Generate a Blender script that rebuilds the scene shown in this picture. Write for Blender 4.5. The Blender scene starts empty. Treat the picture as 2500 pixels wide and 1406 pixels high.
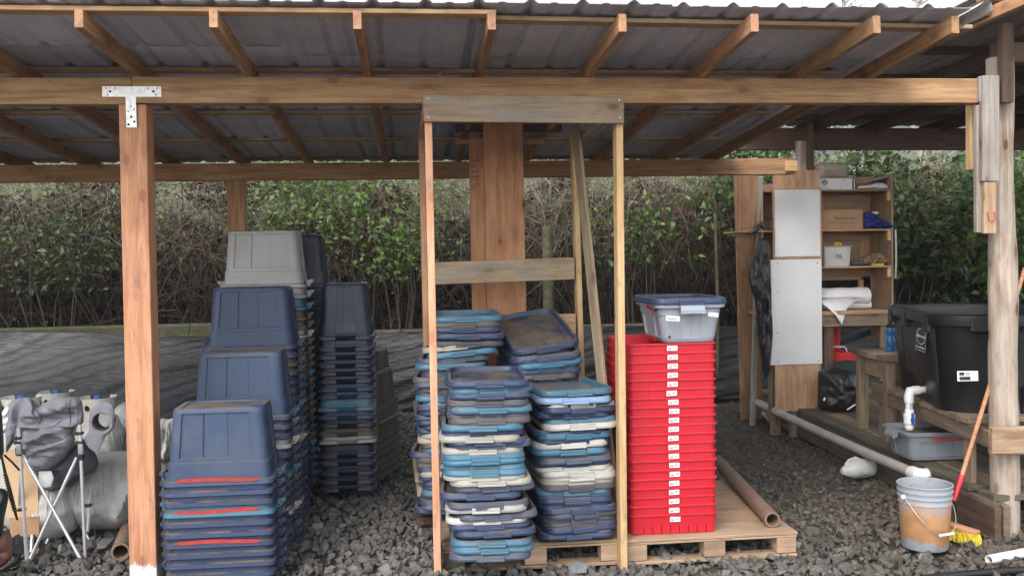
import bpy, bmesh, math, random
import numpy as np
from mathutils import Vector, Matrix, noise

# ------------------------------------------------------------------ camera, sky, sun, exposure
SC = bpy.context.scene
COL = SC.collection
FPX, CX, CY = 2300.0, 1250.0, 703.0
CAM = Vector((0, 0, 1.69))
YAW, PITCH, ROLL = math.radians(5.96), math.radians(1.8), math.radians(1.0)
FWD = Vector((math.sin(YAW)*math.cos(PITCH), math.cos(YAW)*math.cos(PITCH), -math.sin(PITCH)))
R0 = Vector((math.cos(YAW), -math.sin(YAW), 0)); U0 = R0.cross(FWD)
RT = R0*math.cos(ROLL) - U0*math.sin(ROLL)
UP = R0*math.sin(ROLL) + U0*math.cos(ROLL)
cd = bpy.data.cameras.new('camera'); cam = bpy.data.objects.new('camera', cd); COL.objects.link(cam)
cd.sensor_width = 36.0; cd.lens = FPX/2500*36; cd.clip_end = 3000; cd.clip_start = .05
cam.matrix_world = Matrix((( RT.x, UP.x, -FWD.x, CAM.x), (RT.y, UP.y, -FWD.y, CAM.y), (RT.z, UP.z, -FWD.z, CAM.z), (0,0,0,1)))
SC.camera = cam
SUN_EL, SUN_AZ = math.radians(46), math.radians(-148)      # weak high sun through rain cloud, from the left behind the camera
w = bpy.data.worlds.new('World'); SC.world = w; w.use_nodes = True
nt = w.node_tree; nt.nodes.clear()
sk = nt.nodes.new('ShaderNodeTexSky'); sk.sky_type = 'NISHITA'; sk.sun_disc = False
sk.sun_elevation = SUN_EL; sk.sun_rotation = SUN_AZ; sk.dust_density = 2.0; sk.air_density = 1.2
hs = nt.nodes.new('ShaderNodeHueSaturation'); hs.inputs['Saturation'].default_value = .30
bg = nt.nodes.new('ShaderNodeBackground'); bg.inputs['Strength'].default_value = .15
wo = nt.nodes.new('ShaderNodeOutputWorld')
nt.links.new(sk.outputs[0], hs.inputs['Color']); nt.links.new(hs.outputs[0], bg.inputs[0]); nt.links.new(bg.outputs[0], wo.inputs[0])
sl = bpy.data.lights.new('sun', 'SUN'); sl.energy = .5; sl.angle = math.radians(22); sl.color = (1, .95, .86)
so = bpy.data.objects.new('sun', sl); COL.objects.link(so)
sd = Vector((math.sin(SUN_AZ)*math.cos(SUN_EL), math.cos(SUN_AZ)*math.cos(SUN_EL), math.sin(SUN_EL)))
so.matrix_world = Matrix.Translation((0, 0, 30)) @ sd.to_track_quat('Z', 'Y').to_matrix().to_4x4()
SC.view_settings.view_transform = 'Standard'; SC.view_settings.look = 'None'
SC.view_settings.exposure = 1.6; SC.view_settings.gamma = 1

# ------------------------------------------------------------------ helpers
def ray(px, py):
    return FWD*FPX + RT*(px-CX) - UP*(py-CY)
def at(px, py, Y):
    d = ray(px, py); return CAM + d*(Y/d.y)
def gnd(px, py, z=0.0):
    d = ray(px, py); return CAM + d*((z-CAM.z)/d.z)
def W(o):
    m = o.matrix_basis.copy()
    return W(o.parent) @ m if o.parent else m
def put(o, parent, mw):
    if parent is not None:
        o.parent = parent; o.matrix_basis = W(parent).inverted() @ mw
    else: o.matrix_basis = mw
def T(*a): return Matrix.Translation(Vector(a))
def RX(a): return Matrix.Rotation(a, 4, 'X')
def RY(a): return Matrix.Rotation(a, 4, 'Y')
def RZ(a): return Matrix.Rotation(a, 4, 'Z')
def tag(o, label=None, cat=None, group=None, kind=None):
    if label: o['label'] = label
    if cat: o['category'] = cat
    if group: o['group'] = group
    if kind: o['kind'] = kind
    return o
def empty(name, loc, label, cat, group=None, rz=0.0):
    o = bpy.data.objects.new(name, None); o.empty_display_size = .1; COL.objects.link(o)
    o.matrix_basis = T(*loc) @ RZ(rz)
    return tag(o, label, cat, group)
def link(name, me, parent=None, mw=None):
    o = bpy.data.objects.new(name, me); COL.objects.link(o)
    put(o, parent, mw if mw is not None else (W(parent) if parent else Matrix()))
    return o
class MB:
    def __init__(s): s.v = []; s.f = []; s.sm = []
    def add(s, vs, fs, smooth=False, m=None):
        n = len(s.v)
        s.v += [tuple(m @ Vector(v)) if m is not None else tuple(v) for v in vs]
        s.f += [tuple(i+n for i in f) for f in fs]; s.sm += [smooth]*len(fs); return s
    def box(s, x0, x1, y0, y1, z0, z1, m=None):
        return s.add([(x0,y0,z0),(x1,y0,z0),(x1,y1,z0),(x0,y1,z0),(x0,y0,z1),(x1,y0,z1),(x1,y1,z1),(x0,y1,z1)],
              [(0,3,2,1),(4,5,6,7),(0,1,5,4),(1,2,6,5),(2,3,7,6),(3,0,4,7)], False, m)
    def bar(s, L, wy, wz, c=.003, m=None, x0=0.0):
        """chamfered bar along +X, centred on Y and Z"""
        a, b = wy/2, wz/2
        ring = [(-a+c,-b),(a-c,-b),(a,-b+c),(a,b-c),(a-c,b),(-a+c,b),(-a,b-c),(-a,-b+c)]
        vs = [(x0,y*(1-.5*c/a),z*(1-.5*c/b)) for y,z in ring]+[(x0+c,y,z) for y,z in ring]+[(x0+L-c,y,z) for y,z in ring]+[(x0+L,y*(1-.5*c/a),z*(1-.5*c/b)) for y,z in ring]
        fs = [tuple(range(7,-1,-1)), tuple(range(24,32))]
        for k in range(3):
            for i in range(8):
                j = (i+1)%8; fs.append((k*8+i, k*8+j, k*8+8+j, k*8+8+i))
        return s.add(vs, fs, False, m)
    def loft(s, rings, cap0=True, cap1=True, smooth=True, m=None, closed=True):
        n = len(rings[0]); vs = [p for r in rings for p in r]; fs = []
        for k in range(len(rings)-1):
            for i in range(n if closed else n-1):
                j = (i+1)%n; fs.append((k*n+i, k*n+j, (k+1)*n+j, (k+1)*n+i))
        s.add(vs, fs, smooth, m); b = len(s.v)-len(vs)
        if cap0: s.f.append(tuple(b+i for i in range(n-1,-1,-1))); s.sm.append(False)
        if cap1: s.f.append(tuple(b+(len(rings)-1)*n+i for i in range(n))); s.sm.append(False)
        return s
    def tube(s, pts, r, n=10, cap=True, m=None, smooth=True):
        pts = [Vector(p) for p in pts]; rings = []
        rs = r if isinstance(r, (list, tuple)) else [r]*len(pts)
        t0 = (pts[1]-pts[0]).normalized()
        u = t0.orthogonal().normalized()
        for i, p in enumerate(pts):
            t = (pts[min(i+1,len(pts)-1)]-pts[max(i-1,0)]).normalized()
            u = (u - t*u.dot(t)).normalized(); v = t.cross(u)
            rings.append([p+(u*math.cos(2*math.pi*k/n)+v*math.sin(2*math.pi*k/n))*rs[i] for k in range(n)])
        return s.loft(rings, cap, cap, smooth, m)
    def pipe(s, p0, p1, ro, ri, n=20):
        p0, p1 = Vector(p0), Vector(p1); t = (p1-p0).normalized(); u = t.orthogonal().normalized(); v = t.cross(u)
        R = lambda p, r: [p+(u*math.cos(2*math.pi*k/n)+v*math.sin(2*math.pi*k/n))*r for k in range(n)]
        e = t*.004
        s.loft([R(p0+e, ro), R(p1-e, ro)], False, False)
        s.loft([R(p1, ri), R(p0, ri)], False, False)
        s.loft([R(p0, ri), R(p0, ro-.001), R(p0+e, ro)], False, False, False)
        s.loft([R(p1-e, ro), R(p1, ro-.001), R(p1, ri)], False, False, False)
        return s
    def lathe(s, prof, n=28, m=None, smooth=True, cap0=False, cap1=False):
        rings = [[(r*math.cos(2*math.pi*k/n), r*math.sin(2*math.pi*k/n), z) for k in range(n)] for r, z in prof]
        return s.loft(rings, cap0, cap1, smooth, m)
    def sphere(s, c, r, n=12, m=None):
        c = Vector(c); r = r if isinstance(r, (list, tuple)) else (r, r, r)
        rings = []
        for i in range(1, n//2):
            a = math.pi*i/(n//2)
            rings.append([(c.x+r[0]*math.sin(a)*math.cos(2*math.pi*k/n), c.y+r[1]*math.sin(a)*math.sin(2*math.pi*k/n), c.z-r[2]*math.cos(a)) for k in range(n)])
        return s.loft(rings, True, True, True, m)
    def mesh(s, name, mat):
        me = bpy.data.meshes.new(name); me.from_pydata(s.v, [], s.f)
        me.polygons.foreach_set('use_smooth', s.sm); me.materials.append(mat); me.update()
        if any(s.sm): me.set_sharp_from_angle(angle=math.radians(38))
        return me
    def build(s, name, mat, parent=None, mw=None):
        """vertices are in the frame mw (world by default); stored relative to the object's own origin"""
        if mw is None:
            c = Vector(np.mean(np.array(s.v), axis=0)) if s.v else Vector()
            mw = T(*c); s.v = [tuple(Vector(v)-c) for v in s.v]
        return link(name, s.mesh(name, mat), parent, mw)

# ------------------------------------------------------------------ materials
def mat(name):
    m = bpy.data.materials.new(name); m.use_nodes = True
    n = m.node_tree; b = n.nodes['Principled BSDF']; return m, n, b
def nd(n, t, **k):
    x = n.nodes.new(t)
    for a, v in k.items():
        if a in x.inputs.keys(): x.inputs[a].default_value = v
        else: setattr(x, a, v)
    return x
def mixc(n, f, a, b, blend='MIX'):
    x = n.nodes.new('ShaderNodeMix'); x.data_type = 'RGBA'; x.blend_type = blend
    for s, v in ((0, f), (6, a), (7, b)):
        if isinstance(v, (int, float)): x.inputs[s].default_value = v
        elif isinstance(v, tuple): x.inputs[s].default_value = (*v[:3], 1)
        else: n.links.new(v, x.inputs[s])
    return x.outputs[2]
def ramp(n, src, a, b):
    x = n.nodes.new('ShaderNodeMapRange'); x.inputs[1].default_value = a; x.inputs[2].default_value = b
    n.links.new(src, x.inputs[0]); return x.outputs[0]
def mathn(n, op, a, b=None):
    x = n.nodes.new('ShaderNodeMath'); x.operation = op
    for i, v in enumerate((a, b)):
        if v is None: continue
        if isinstance(v, (int, float)): x.inputs[i].default_value = v
        else: n.links.new(v, x.inputs[i])
    return x.outputs[0]
def coords(n, scale=(1,1,1), rnd=True, kind='Object'):
    tc = n.nodes.new('ShaderNodeTexCoord'); mp = n.nodes.new('ShaderNodeMapping')
    mp.inputs['Scale'].default_value = scale; n.links.new(tc.outputs[kind], mp.inputs[0])
    if rnd:
        oi = n.nodes.new('ShaderNodeObjectInfo'); cb = n.nodes.new('ShaderNodeCombineXYZ')
        r = mathn(n, 'MULTIPLY', oi.outputs['Random'], 53.0)
        for i in range(3): n.links.new(r, cb.inputs[i])
        n.links.new(cb.outputs[0], mp.inputs['Location'])
    return mp.outputs[0]
def noi(n, vec, scale, detail=4, rough=.55, dist=0.0):
    x = nd(n, 'ShaderNodeTexNoise', Scale=scale, Detail=detail, Roughness=rough, Distortion=dist)
    n.links.new(vec, x.inputs['Vector']); return x.outputs['Fac']
def bump(n, b, h, strength=.3, dist=.004):
    x = nd(n, 'ShaderNodeBump', Strength=strength, Distance=dist); n.links.new(h, x.inputs['Height']); n.links.new(x.outputs[0], b.inputs['Normal'])

def wood(name, base, dark, grey=(.22,.19,.16), weather=.3, knots=.6, rough=.78, paint=None, moss=0.0, end=None):
    m, n, b = mat(name)
    g1 = noi(n, coords(n, (1.1, 15, 15)), 2.2, 5, .6, .6)
    g2 = noi(n, coords(n, (2.5, 110, 110)), 1.5, 3, .7)
    c = mixc(n, ramp(n, g1, .38, .62), base, dark)
    c = mixc(n, mathn(n, 'MULTIPLY', ramp(n, g2, .42, .68), .3), c, tuple(x*.6 for x in dark))
    v = nd(n, 'ShaderNodeTexVoronoi', Scale=1.0, Randomness=1.0); n.links.new(coords(n, (4.0, 8.0, 8.0)), v.inputs['Vector'])
    k = mathn(n, 'SUBTRACT', 1.0, ramp(n, v.outputs['Distance'], .13, .19))
    k2 = mathn(n, 'MULTIPLY', mathn(n, 'SUBTRACT', 1.0, ramp(n, v.outputs['Distance'], .18, .5)), .4)
    c = mixc(n, mathn(n, 'MULTIPLY', mathn(n, 'MAXIMUM', k, k2), knots), c, (dark[0]*.45, dark[1]*.32, dark[2]*.26))
    wn = noi(n, coords(n, (1.3, 5, 5)), 2.0, 5, .65)
    c = mixc(n, mathn(n, 'MULTIPLY', ramp(n, wn, .62-.3*weather, .8-.2*weather), min(1, weather*1.5)), c, grey)
    st = noi(n, coords(n, (3, 9, 9)), 3.0, 6, .7)
    c = mixc(n, mathn(n, 'MULTIPLY', ramp(n, st, .54, .70), .5), c, (.17,.14,.13))
    oi = n.nodes.new('ShaderNodeObjectInfo')
    hv = nd(n, 'ShaderNodeHueSaturation'); n.links.new(c, hv.inputs['Color'])
    vr = nd(n, 'ShaderNodeMapRange'); vr.inputs[3].default_value = .74; vr.inputs[4].default_value = 1.12; n.links.new(oi.outputs['Random'], vr.inputs[0]); n.links.new(vr.outputs[0], hv.inputs['Value'])
    hr = nd(n, 'ShaderNodeMapRange'); hr.inputs[3].default_value = .494; hr.inputs[4].default_value = .509; n.links.new(mathn(n, 'FRACT', mathn(n, 'MULTIPLY', oi.outputs['Random'], 7.3)), hr.inputs[0]); n.links.new(hr.outputs[0], hv.inputs['Hue']); hv.inputs['Saturation'].default_value = .95; c = hv.outputs[0]
    if moss:
        mn = noi(n, coords(n, (4, 4, 4)), 3.0, 6, .7)
        c = mixc(n, ramp(n, mn, .62-moss*.3, .72-moss*.2), c, (.038,.052,.014))
    if paint:
        tc = n.nodes.new('ShaderNodeTexCoord'); sp = n.nodes.new('ShaderNodeSeparateXYZ'); n.links.new(tc.outputs['Object'], sp.inputs[0])
        e = mathn(n, 'ADD', sp.outputs[0], mathn(n, 'MULTIPLY', noi(n, coords(n, (6, 40, 40), False), 2.0, 4), .12))
        fl = mathn(n, 'ADD', mathn(n, 'SUBTRACT', 1.0, ramp(n, e, paint[0], paint[0]+.012)), mathn(n, 'MULTIPLY', ramp(n, noi(n, coords(n, (7, 55, 55), False), 2.0, 5, .7), .68, .71), mathn(n, 'SUBTRACT', 1.0, ramp(n, e, .5, .9))))
        c = mixc(n, mathn(n, 'MINIMUM', fl, 1.0), c, (.72,.72,.70))
    n.links.new(c, b.inputs['Base Color']); b.inputs['Roughness'].default_value = rough
    bump(n, b, g2, .5, .002)
    return m
def plastic(name, col, rough=.42, dirt=.35, dustcol=(.2,.17,.14), var=.12, top=.0, spec=.5):
    m, n, b = mat(name)
    g = noi(n, coords(n, (1,1,1)), 5.0, 6, .65)
    s = noi(n, coords(n, (14,14,2)), 3.0, 4, .7)
    c = mixc(n, mathn(n, 'MULTIPLY', ramp(n, g, .42, .72), dirt), col, dustcol)
    c = mixc(n, mathn(n, 'MULTIPLY', ramp(n, s, .6, .75), dirt*.8), c, tuple(min(1, x*1.8+.05) for x in col))
    if top:
        ge = n.nodes.new('ShaderNodeNewGeometry'); sp = n.nodes.new('ShaderNodeSeparateXYZ'); n.links.new(ge.outputs['Normal'], sp.inputs[0])
        t = mathn(n, 'MULTIPLY', ramp(n, sp.outputs[2], .55, .9), ramp(n, noi(n, coords(n), 7.0, 5, .7), .5-top*.25, .62-top*.1))
        c = mixc(n, mathn(n, 'MULTIPLY', t, .9), c, (.17,.13,.085))
    oi = n.nodes.new('ShaderNodeObjectInfo'); hv = nd(n, 'ShaderNodeHueSaturation'); n.links.new(c, hv.inputs['Color'])
    rr = nd(n, 'ShaderNodeMapRange'); rr.inputs[3].default_value = 1-var; rr.inputs[4].default_value = 1+var
    n.links.new(oi.outputs['Random'], rr.inputs[0]); n.links.new(rr.outputs[0], hv.inputs['Value'])
    n.links.new(hv.outputs[0], b.inputs['Base Color'])
    rn = nd(n, 'ShaderNodeMapRange'); rn.inputs[3].default_value = rough-.08; rn.inputs[4].default_value = rough+.2
    n.links.new(g, rn.inputs[0]); n.links.new(rn.outputs[0], b.inputs['Roughness'])
    b.inputs['Specular IOR Level'].default_value = spec
    bump(n, b, noi(n, coords(n), 60.0, 3), .12, .002)
    return m
def flat(name, col, rough=.6, metal=0.0, var=.15, scale=20.0, bmp=.2, bd=.002, emit=None):
    m, n, b = mat(name)
    g = noi(n, coords(n), scale, 5, .6)
    c = mixc(n, ramp(n, g, .3, .7), tuple(x*(1-var) for x in col), tuple(min(1, x*(1+var)) for x in col))
    n.links.new(c, b.inputs['Base Color']); b.inputs['Roughness'].default_value = rough; b.inputs['Metallic'].default_value = metal
    if bmp: bump(n, b, g, bmp, bd)
    return m
def cloth(name, col, rough=.9, var=.2, scale=9.0, bmp=.6, bd=.01):
    return flat(name, col, rough, 0, var, scale, bmp, bd)

M = {}
M['beam'] = wood('beam_lumber', (.64,.37,.18), (.42,.20,.085), weather=.22)
M['rafter'] = wood('rafter_lumber', (.56,.30,.15), (.36,.17,.075), weather=.12)
M['batten'] = wood('batten_lumber', (.62,.43,.26), (.45,.28,.155), weather=.2)
M['post'] = wood('post_lumber', (.70,.35,.17), (.50,.22,.095), grey=(0.300,0.264,0.216), weather=.22, paint=(.19,))
M['salmon'] = wood('fir_stud', (.80,.43,.26), (.64,.30,.16), weather=.0, knots=.5)
M['yellow'] = wood('pine_stud', (.78,.52,.27), (.62,.36,.16), weather=.06, knots=.4)
M['grey'] = wood('weathered_board', (.46,.33,.20), (.30,.20,.12), grey=(0.299,0.267,0.234), weather=.55, knots=.8)
M['silver'] = wood('silvered_board', (0.446,0.392,0.338), (0.311,0.270,0.230), grey=(0.405,0.378,0.351), weather=.5, knots=.8)
M['plank'] = wood('wide_plank', (.62,.30,.15), (.46,.19,.09), weather=.12, knots=1.0)
M['ply'] = wood('plywood', (0.600,0.360,0.204), (0.432,0.240,0.126), weather=.15, knots=.5)
M['shelf'] = wood('shelf_plywood', (0.460,0.287,0.184), (0.322,0.196,0.121), weather=.1, knots=.25)
M['muddy'] = wood('muddy_timber', (.13,.105,.075), (.075,.06,.042), grey=(0.176,0.154,0.121), weather=.5, moss=.12)
M['bench'] = wood('bench_timber', (0.312,0.222,0.144), (0.192,0.132,0.084), weather=.35)
M['pallet'] = wood('pallet_wood', (0.506,0.345,0.218), (0.345,0.218,0.127), weather=.3, knots=.3)
M['mossy'] = wood('mossy_block', (.10,.085,.05), (.06,.05,.03), weather=.3, moss=.6)
M['dark'] = wood('dark_brown_lumber', (.15,.085,.055), (.09,.05,.034), weather=.2)  # timber of a plain dark brown
M['orange'] = wood('new_lumber', (0.572,0.297,0.132), (0.418,0.187,0.077), weather=.05)
M['log'] = wood('peeled_log', (0.575,0.463,0.375), (0.375,0.275,0.206), grey=(0.500,0.450,0.413), weather=.45, knots=1.0)
M['split'] = wood('rough_sawn_slab', (0.528,0.348,0.228), (0.360,0.204,0.120), weather=.2)
M['navy'] = plastic('navy_plastic', (.019,.037,.095), .42, .3, (.06,.07,.10), top=.5)
M['deepnavy'] = plastic('deep_navy_plastic', (.008,.014,.042), .38, .2, (.02,.024,.045), top=.5)
M['slate'] = plastic('slate_plastic', (.050,.066,.11), .45, .4, (.13,.12,.115), top=.5)
M['dusty_navy'] = plastic('dusty_navy_plastic', (.030,.054,.108), .5, .5, (.085,.10,.135), top=.6)
M['teal'] = plastic('light_blue_plastic', (.036,.140,.225), .4, .45, (.12,.13,.12), top=.5)
M['peri'] = plastic('periwinkle_plastic', (.20,.32,.52), .4, .25, top=.3)
M['beige'] = plastic('beige_plastic', (.33,.31,.27), .42, .3, (.26,.22,.17), top=.3)
M['white'] = plastic('offwhite_plastic', (.44,.43,.40), .42, .2, (.3,.27,.22), top=.3)
M['greyp'] = plastic('grey_plastic', (.36,.36,.36), .45, .3, (.22,.19,.14), top=.7)
M['palegrey'] = plastic('pale_grey_plastic', (.33,.33,.335), .45, .3, (.25,.22,.18), top=.9)
M['taupe'] = plastic('taupe_plastic', (.085,.075,.070), .5, .3, (.1,.085,.07), top=.4)
M['dark_slate'] = plastic('charcoal_plastic', (.045,.052,.07), .5, .5, (.1,.09,.08), top=.5)
M['red'] = plastic('red_plastic', (.52,.011,.026), .4, .16, (.4,.03,.04), var=.04)
M['red_dull'] = plastic('red_bucket_plastic', (.55,.02,.02), .4, .1, var=.02)
M['tubgrey'] = plastic('pale_grey_tub', (.30,.335,.39), .5, .2, (.3,.28,.26), var=.03)
M['tubgrey2'] = plastic('grey_tub', (.21,.235,.27), .42, .25, (.2,.18,.16), top=.2, var=.03)
M['black'] = plastic('black_tank_plastic', (.009,.009,.010), .42, .2, (.03,.028,.025), var=.03)
M['pvc'] = plastic('white_pvc', (.78,.78,.78), .3, .08, (.4,.36,.3), var=.02)
M['pvcdirty'] = plastic('dirty_pvc', (.42,.39,.37), .45, .5, (.22,.18,.14), var=.02)
M['clear'] = plastic('cloudy_plastic', (.56,.57,.55), .35, .3, (.2,.18,.15), var=.02)
M['bluebottle'] = plastic('blue_bottle_plastic', (.02,.14,.40), .25, .05, var=.01)
M['galv'] = flat('galvanised_plate', (.82,.82,.84), .4, .35, .18, 40, .1)
M['alu'] = flat('aluminium_tube', (.75,.75,.77), .3, .6, .05, 30, 0)
M['card'] = flat('cardboard', (.42,.25,.14), .85, 0, .12, 8, .2)
M['cardtan'] = flat('pale_cardboard', (.62,.42,.25), .85, 0, .08, 8, .2)
M['tubecard'] = wood('cardboard_tube', (.27,.17,.11), (.20,.12,.08), weather=.3, knots=0)
M['blackp'] = flat('black_rubber', (.012,.012,.013), .5, 0, .3, 15, .2)
M['hole'] = flat('dark_hole', (.008,.007,.007), .9, 0, .1, 15, 0)
M['whitecloth'] = cloth('white_woven_sack', (.50,.49,.47), .85, .15, 7, .7, .02)
M['greysack'] = cloth('grey_woven_sack', (.34,.34,.34), .85, .2, 7, .7, .02)
M['greenish'] = cloth('green_grey_sack', (.13,.16,.12), .85, .2, 7, .7, .02)
M['chair'] = cloth('grey_chair_fabric', (.21,.208,.235), .92, .15, 12, .5, .01)
M['chairdark'] = cloth('dark_chair_fabric', (.085,.085,.10), .92, .2, 12, .5, .01)
M['paper'] = flat('white_paper', (.72,.71,.72), .6, 0, .03, 10, .1)
M['label'] = flat('white_label', (.78,.78,.78), .5, 0, .02, 10, 0)
M['ink'] = flat('black_ink', (.03,.03,.04), .7, 0, .1, 10, 0)
M['redink'] = flat('red_ink', (.5,.06,.08), .7, 0, .1, 10, 0)
M['greenink'] = flat('green_ink', (.03,.07,.05), .7, 0, .1, 10, 0)
M['greyink'] = flat('grey_print', (.36,.36,.38), .7, 0, .1, 10, 0)
M['spray'] = flat('red_spray_paint', (.38,.035,.03), .6, 0, .25, 30, .1)
M['board'] = plastic('whiteboard_panel', (.68,.68,.69), .8, .22, (.46,.44,.42), var=.03, spec=.15)
M['bluecloth'] = cloth('blue_cloth', (.02,.035,.20), .8, .3, 12)
M['tan'] = cloth('tan_gloves', (.25,.18,.10), .9, .3, 14)
M['yellowp'] = flat('yellow_bristle', (.55,.42,.03), .7, 0, .25, 60, .5, .01)
M['brass'] = flat('wire_steel', (.5,.49,.46), .4, .8, .1, 20, 0)
M['redpaint'] = flat('red_ferrule', (.55,.02,.03), .4, 0, .1, 20, 0)
M['bluevalve'] = flat('blue_valve', (.02,.10,.45), .4, 0, .1, 20, 0)
M['greenbag'] = cloth('dark_green_cloth', (.012,.03,.022), .85, .3, 8)
M['blackbag'] = plastic('black_sheeting', (.012,.012,.014), .33, .25, (.06,.055,.05))
M['stump'] = wood('pale_wood_block', (0.550,0.462,0.363), (0.396,0.308,0.220), weather=.3)
M['cyl'] = plastic('white_enamel', (.62,.60,.54), .4, .3, (.3,.2,.12))
M['brown'] = plastic('worn_red_brown', (.16,.07,.05), .5, .3)

# corrugated steel
def steel(name, col, rough):
    m, n, b = mat(name)
    g = noi(n, coords(n, (1, 1, 1)), 3.0, 5, .6); s = noi(n, coords(n, (9, .8, 9)), 3.0, 4, .6)
    c = mixc(n, ramp(n, g, .35, .7), col, tuple(x*.78 for x in col))
    c = mixc(n, mathn(n, 'MULTIPLY', ramp(n, s, .58, .85), .4), c, (.22,.19,.18))
    oi = n.nodes.new('ShaderNodeObjectInfo'); hv = nd(n, 'ShaderNodeHueSaturation'); n.links.new(c, hv.inputs['Color'])
    rr = nd(n, 'ShaderNodeMapRange'); rr.inputs[3].default_value = .8; rr.inputs[4].default_value = 1.12
    n.links.new(oi.outputs['Random'], rr.inputs[0]); n.links.new(rr.outputs[0], hv.inputs['Value'])
    n.links.new(hv.outputs[0], b.inputs['Base Color']); b.inputs['Metallic'].default_value = .12; b.inputs['Roughness'].default_value = rough
    bump(n, b, g, .15, .004); return m
M['steel'] = steel('galvanised_roofing', (.70,.72,.83), .55)
M['steel2'] = steel('rusty_roofing', (.30,.27,.25), .65)
# bucket with peeling orange coating
m, n, b = mat('peeling_bucket'); M['bucket'] = m
tc = n.nodes.new('ShaderNodeTexCoord'); sp = n.nodes.new('ShaderNodeSeparateXYZ'); n.links.new(tc.outputs['Object'], sp.inputs[0])
e = mathn(n, 'ADD', sp.outputs[2], mathn(n, 'MULTIPLY', mathn(n, 'SUBTRACT', noi(n, coords(n, (1,1,.5), False), 11.0, 5, .6), .5), .24))
band = mathn(n, 'MULTIPLY', ramp(n, e, .035, .045), mathn(n, 'SUBTRACT', 1.0, ramp(n, e, .19, .31)))
c = mixc(n, band, (.31,.335,.37), mixc(n, ramp(n, noi(n, coords(n, (1,1,1), False), 14.0, 5), .4, .7), (.52,.27,.12), (.36,.2,.1)))
c = mixc(n, mathn(n, 'MULTIPLY', ramp(n, noi(n, coords(n, (1,1,1), False), 26.0, 6, .7), .6, .66), .7), c, (.22,.17,.13))
n.links.new(c, b.inputs['Base Color']); b.inputs['Roughness'].default_value = .5
bump(n, b, e, .2, .01)
# ------------------------------------------------------------------ ground, field, hills
def attr_mat(name, rough=.8, trans=0.0, spec=.3, nscale=40.0):
    m, n, b = mat(name)
    a = n.nodes.new('ShaderNodeAttribute'); a.attribute_name = 'tint'
    g = noi(n, coords(n, (1,1,1), False), nscale, 3)
    c = mixc(n, ramp(n, g, .3, .75), a.outputs['Color'], mixc(n, 1.0, a.outputs['Color'], (.55,.55,.55), 'MULTIPLY'))
    n.links.new(c, b.inputs['Base Color']); b.inputs['Roughness'].default_value = rough; b.inputs['Specular IOR Level'].default_value = spec
    if trans:
        t = nd(n, 'ShaderNodeBsdfTranslucent'); n.links.new(mixc(n, 1.0, c, (1.5,1.7,.7), 'MULTIPLY'), t.inputs['Color'])
        mx = nd(n, 'ShaderNodeMixShader'); mx.inputs[0].default_value = trans
        out = [x for x in n.nodes if x.type == 'OUTPUT_MATERIAL'][0]
        n.links.new(b.outputs[0], mx.inputs[1]); n.links.new(t.outputs[0], mx.inputs[2]); n.links.new(mx.outputs[0], out.inputs['Surface'])
    return m
def fast_mesh(name, V, F, tint, mat_, smooth=False):
    """V (n,3), F (m,k) constant k, tint (m,3) per face"""
    me = bpy.data.meshes.new(name); k = F.shape[1]
    me.vertices.add(len(V)); me.vertices.foreach_set('co', V.astype(np.float32).ravel())
    me.loops.add(F.size); me.loops.foreach_set('vertex_index', F.astype(np.int32).ravel())
    me.polygons.add(len(F)); me.polygons.foreach_set('loop_start', np.arange(0, F.size, k, dtype=np.int32))
    me.polygons.foreach_set('loop_total', np.full(len(F), k, dtype=np.int32))
    me.polygons.foreach_set('use_smooth', np.full(len(F), smooth))
    a = me.attributes.new('tint', 'FLOAT_COLOR', 'FACE')
    a.data.foreach_set('color', np.concatenate([tint, np.ones((len(F), 1))], 1).astype(np.float32).ravel())
    me.materials.append(mat_); me.update(); me.validate(); return me
rng = np.random.default_rng(7)

m, n, b = mat('dark_mud'); M['mud'] = m
g = noi(n, coords(n, (1,1,1), False), 3.0, 8, .7); g2 = noi(n, coords(n, (1,1,1), False), 30.0, 6, .7)
c = mixc(n, ramp(n, g, .35, .65), (.036,.031,.026), (.085,.073,.058)); c = mixc(n, ramp(n, g2, .5, .75), c, (.10,.088,.07))
n.links.new(c, b.inputs['Base Color']); b.inputs['Roughness'].default_value = .7; bump(n, b, g2, .9, .03)
# one sheet out to the horizon, finely divided near the camera
xs = np.concatenate([[-700,-300,-100,-30], np.arange(-9, 12.01, .15), [30,100,300,700]])
ys = np.concatenate([[-60,-10], np.arange(1.5, 13.01, .15), [20,60,200,600]])
GX, GY = np.meshgrid(xs, ys)
def groundz(x, y):
    return 0.02*np.sin(x*1.7+.5)*np.sin(y*1.3) + .012*np.sin(x*4.1+y*2.7)
GZ = np.where((np.abs(GX) < 12) & (GY > 1) & (GY < 13.2), groundz(GX, GY)-.02, -.02)
V = np.stack([GX, GY, GZ], -1).reshape(-1, 3); nx = len(xs)
idx = np.arange(len(xs)*len(ys)).reshape(len(ys), nx)
F = np.stack([idx[:-1,:-1], idx[:-1,1:], idx[1:,1:], idx[1:,:-1]], -1).reshape(-1, 4)
tag(link('ground', fast_mesh('ground', V, F, np.ones((len(F),3)), M['mud'], True)), 'dark muddy ground under the gravel of the yard', None, None, 'structure')
m, n, b = mat('pasture'); M['pasture'] = m
g = noi(n, coords(n, (1,1,1), False), .8, 8, .7)
n.links.new(mixc(n, ramp(n, g, .3, .7), (.055,.095,.022), (.09,.125,.04)), b.inputs['Base Color']); b.inputs['Roughness'].default_value = .9
mb = MB(); pr = []
for y, z in ((13.3, .0), (18, .7), (30, 2.9), (60, 7.4), (120, 14.5), (200, 22), (260, 10)):
    pr.append([(x, y, z + .1*math.sin(x*.3+y)) for x in np.linspace(-60-y, 60+y, 30)])
mb.loft(pr, False, False, True, None, False)
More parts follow.
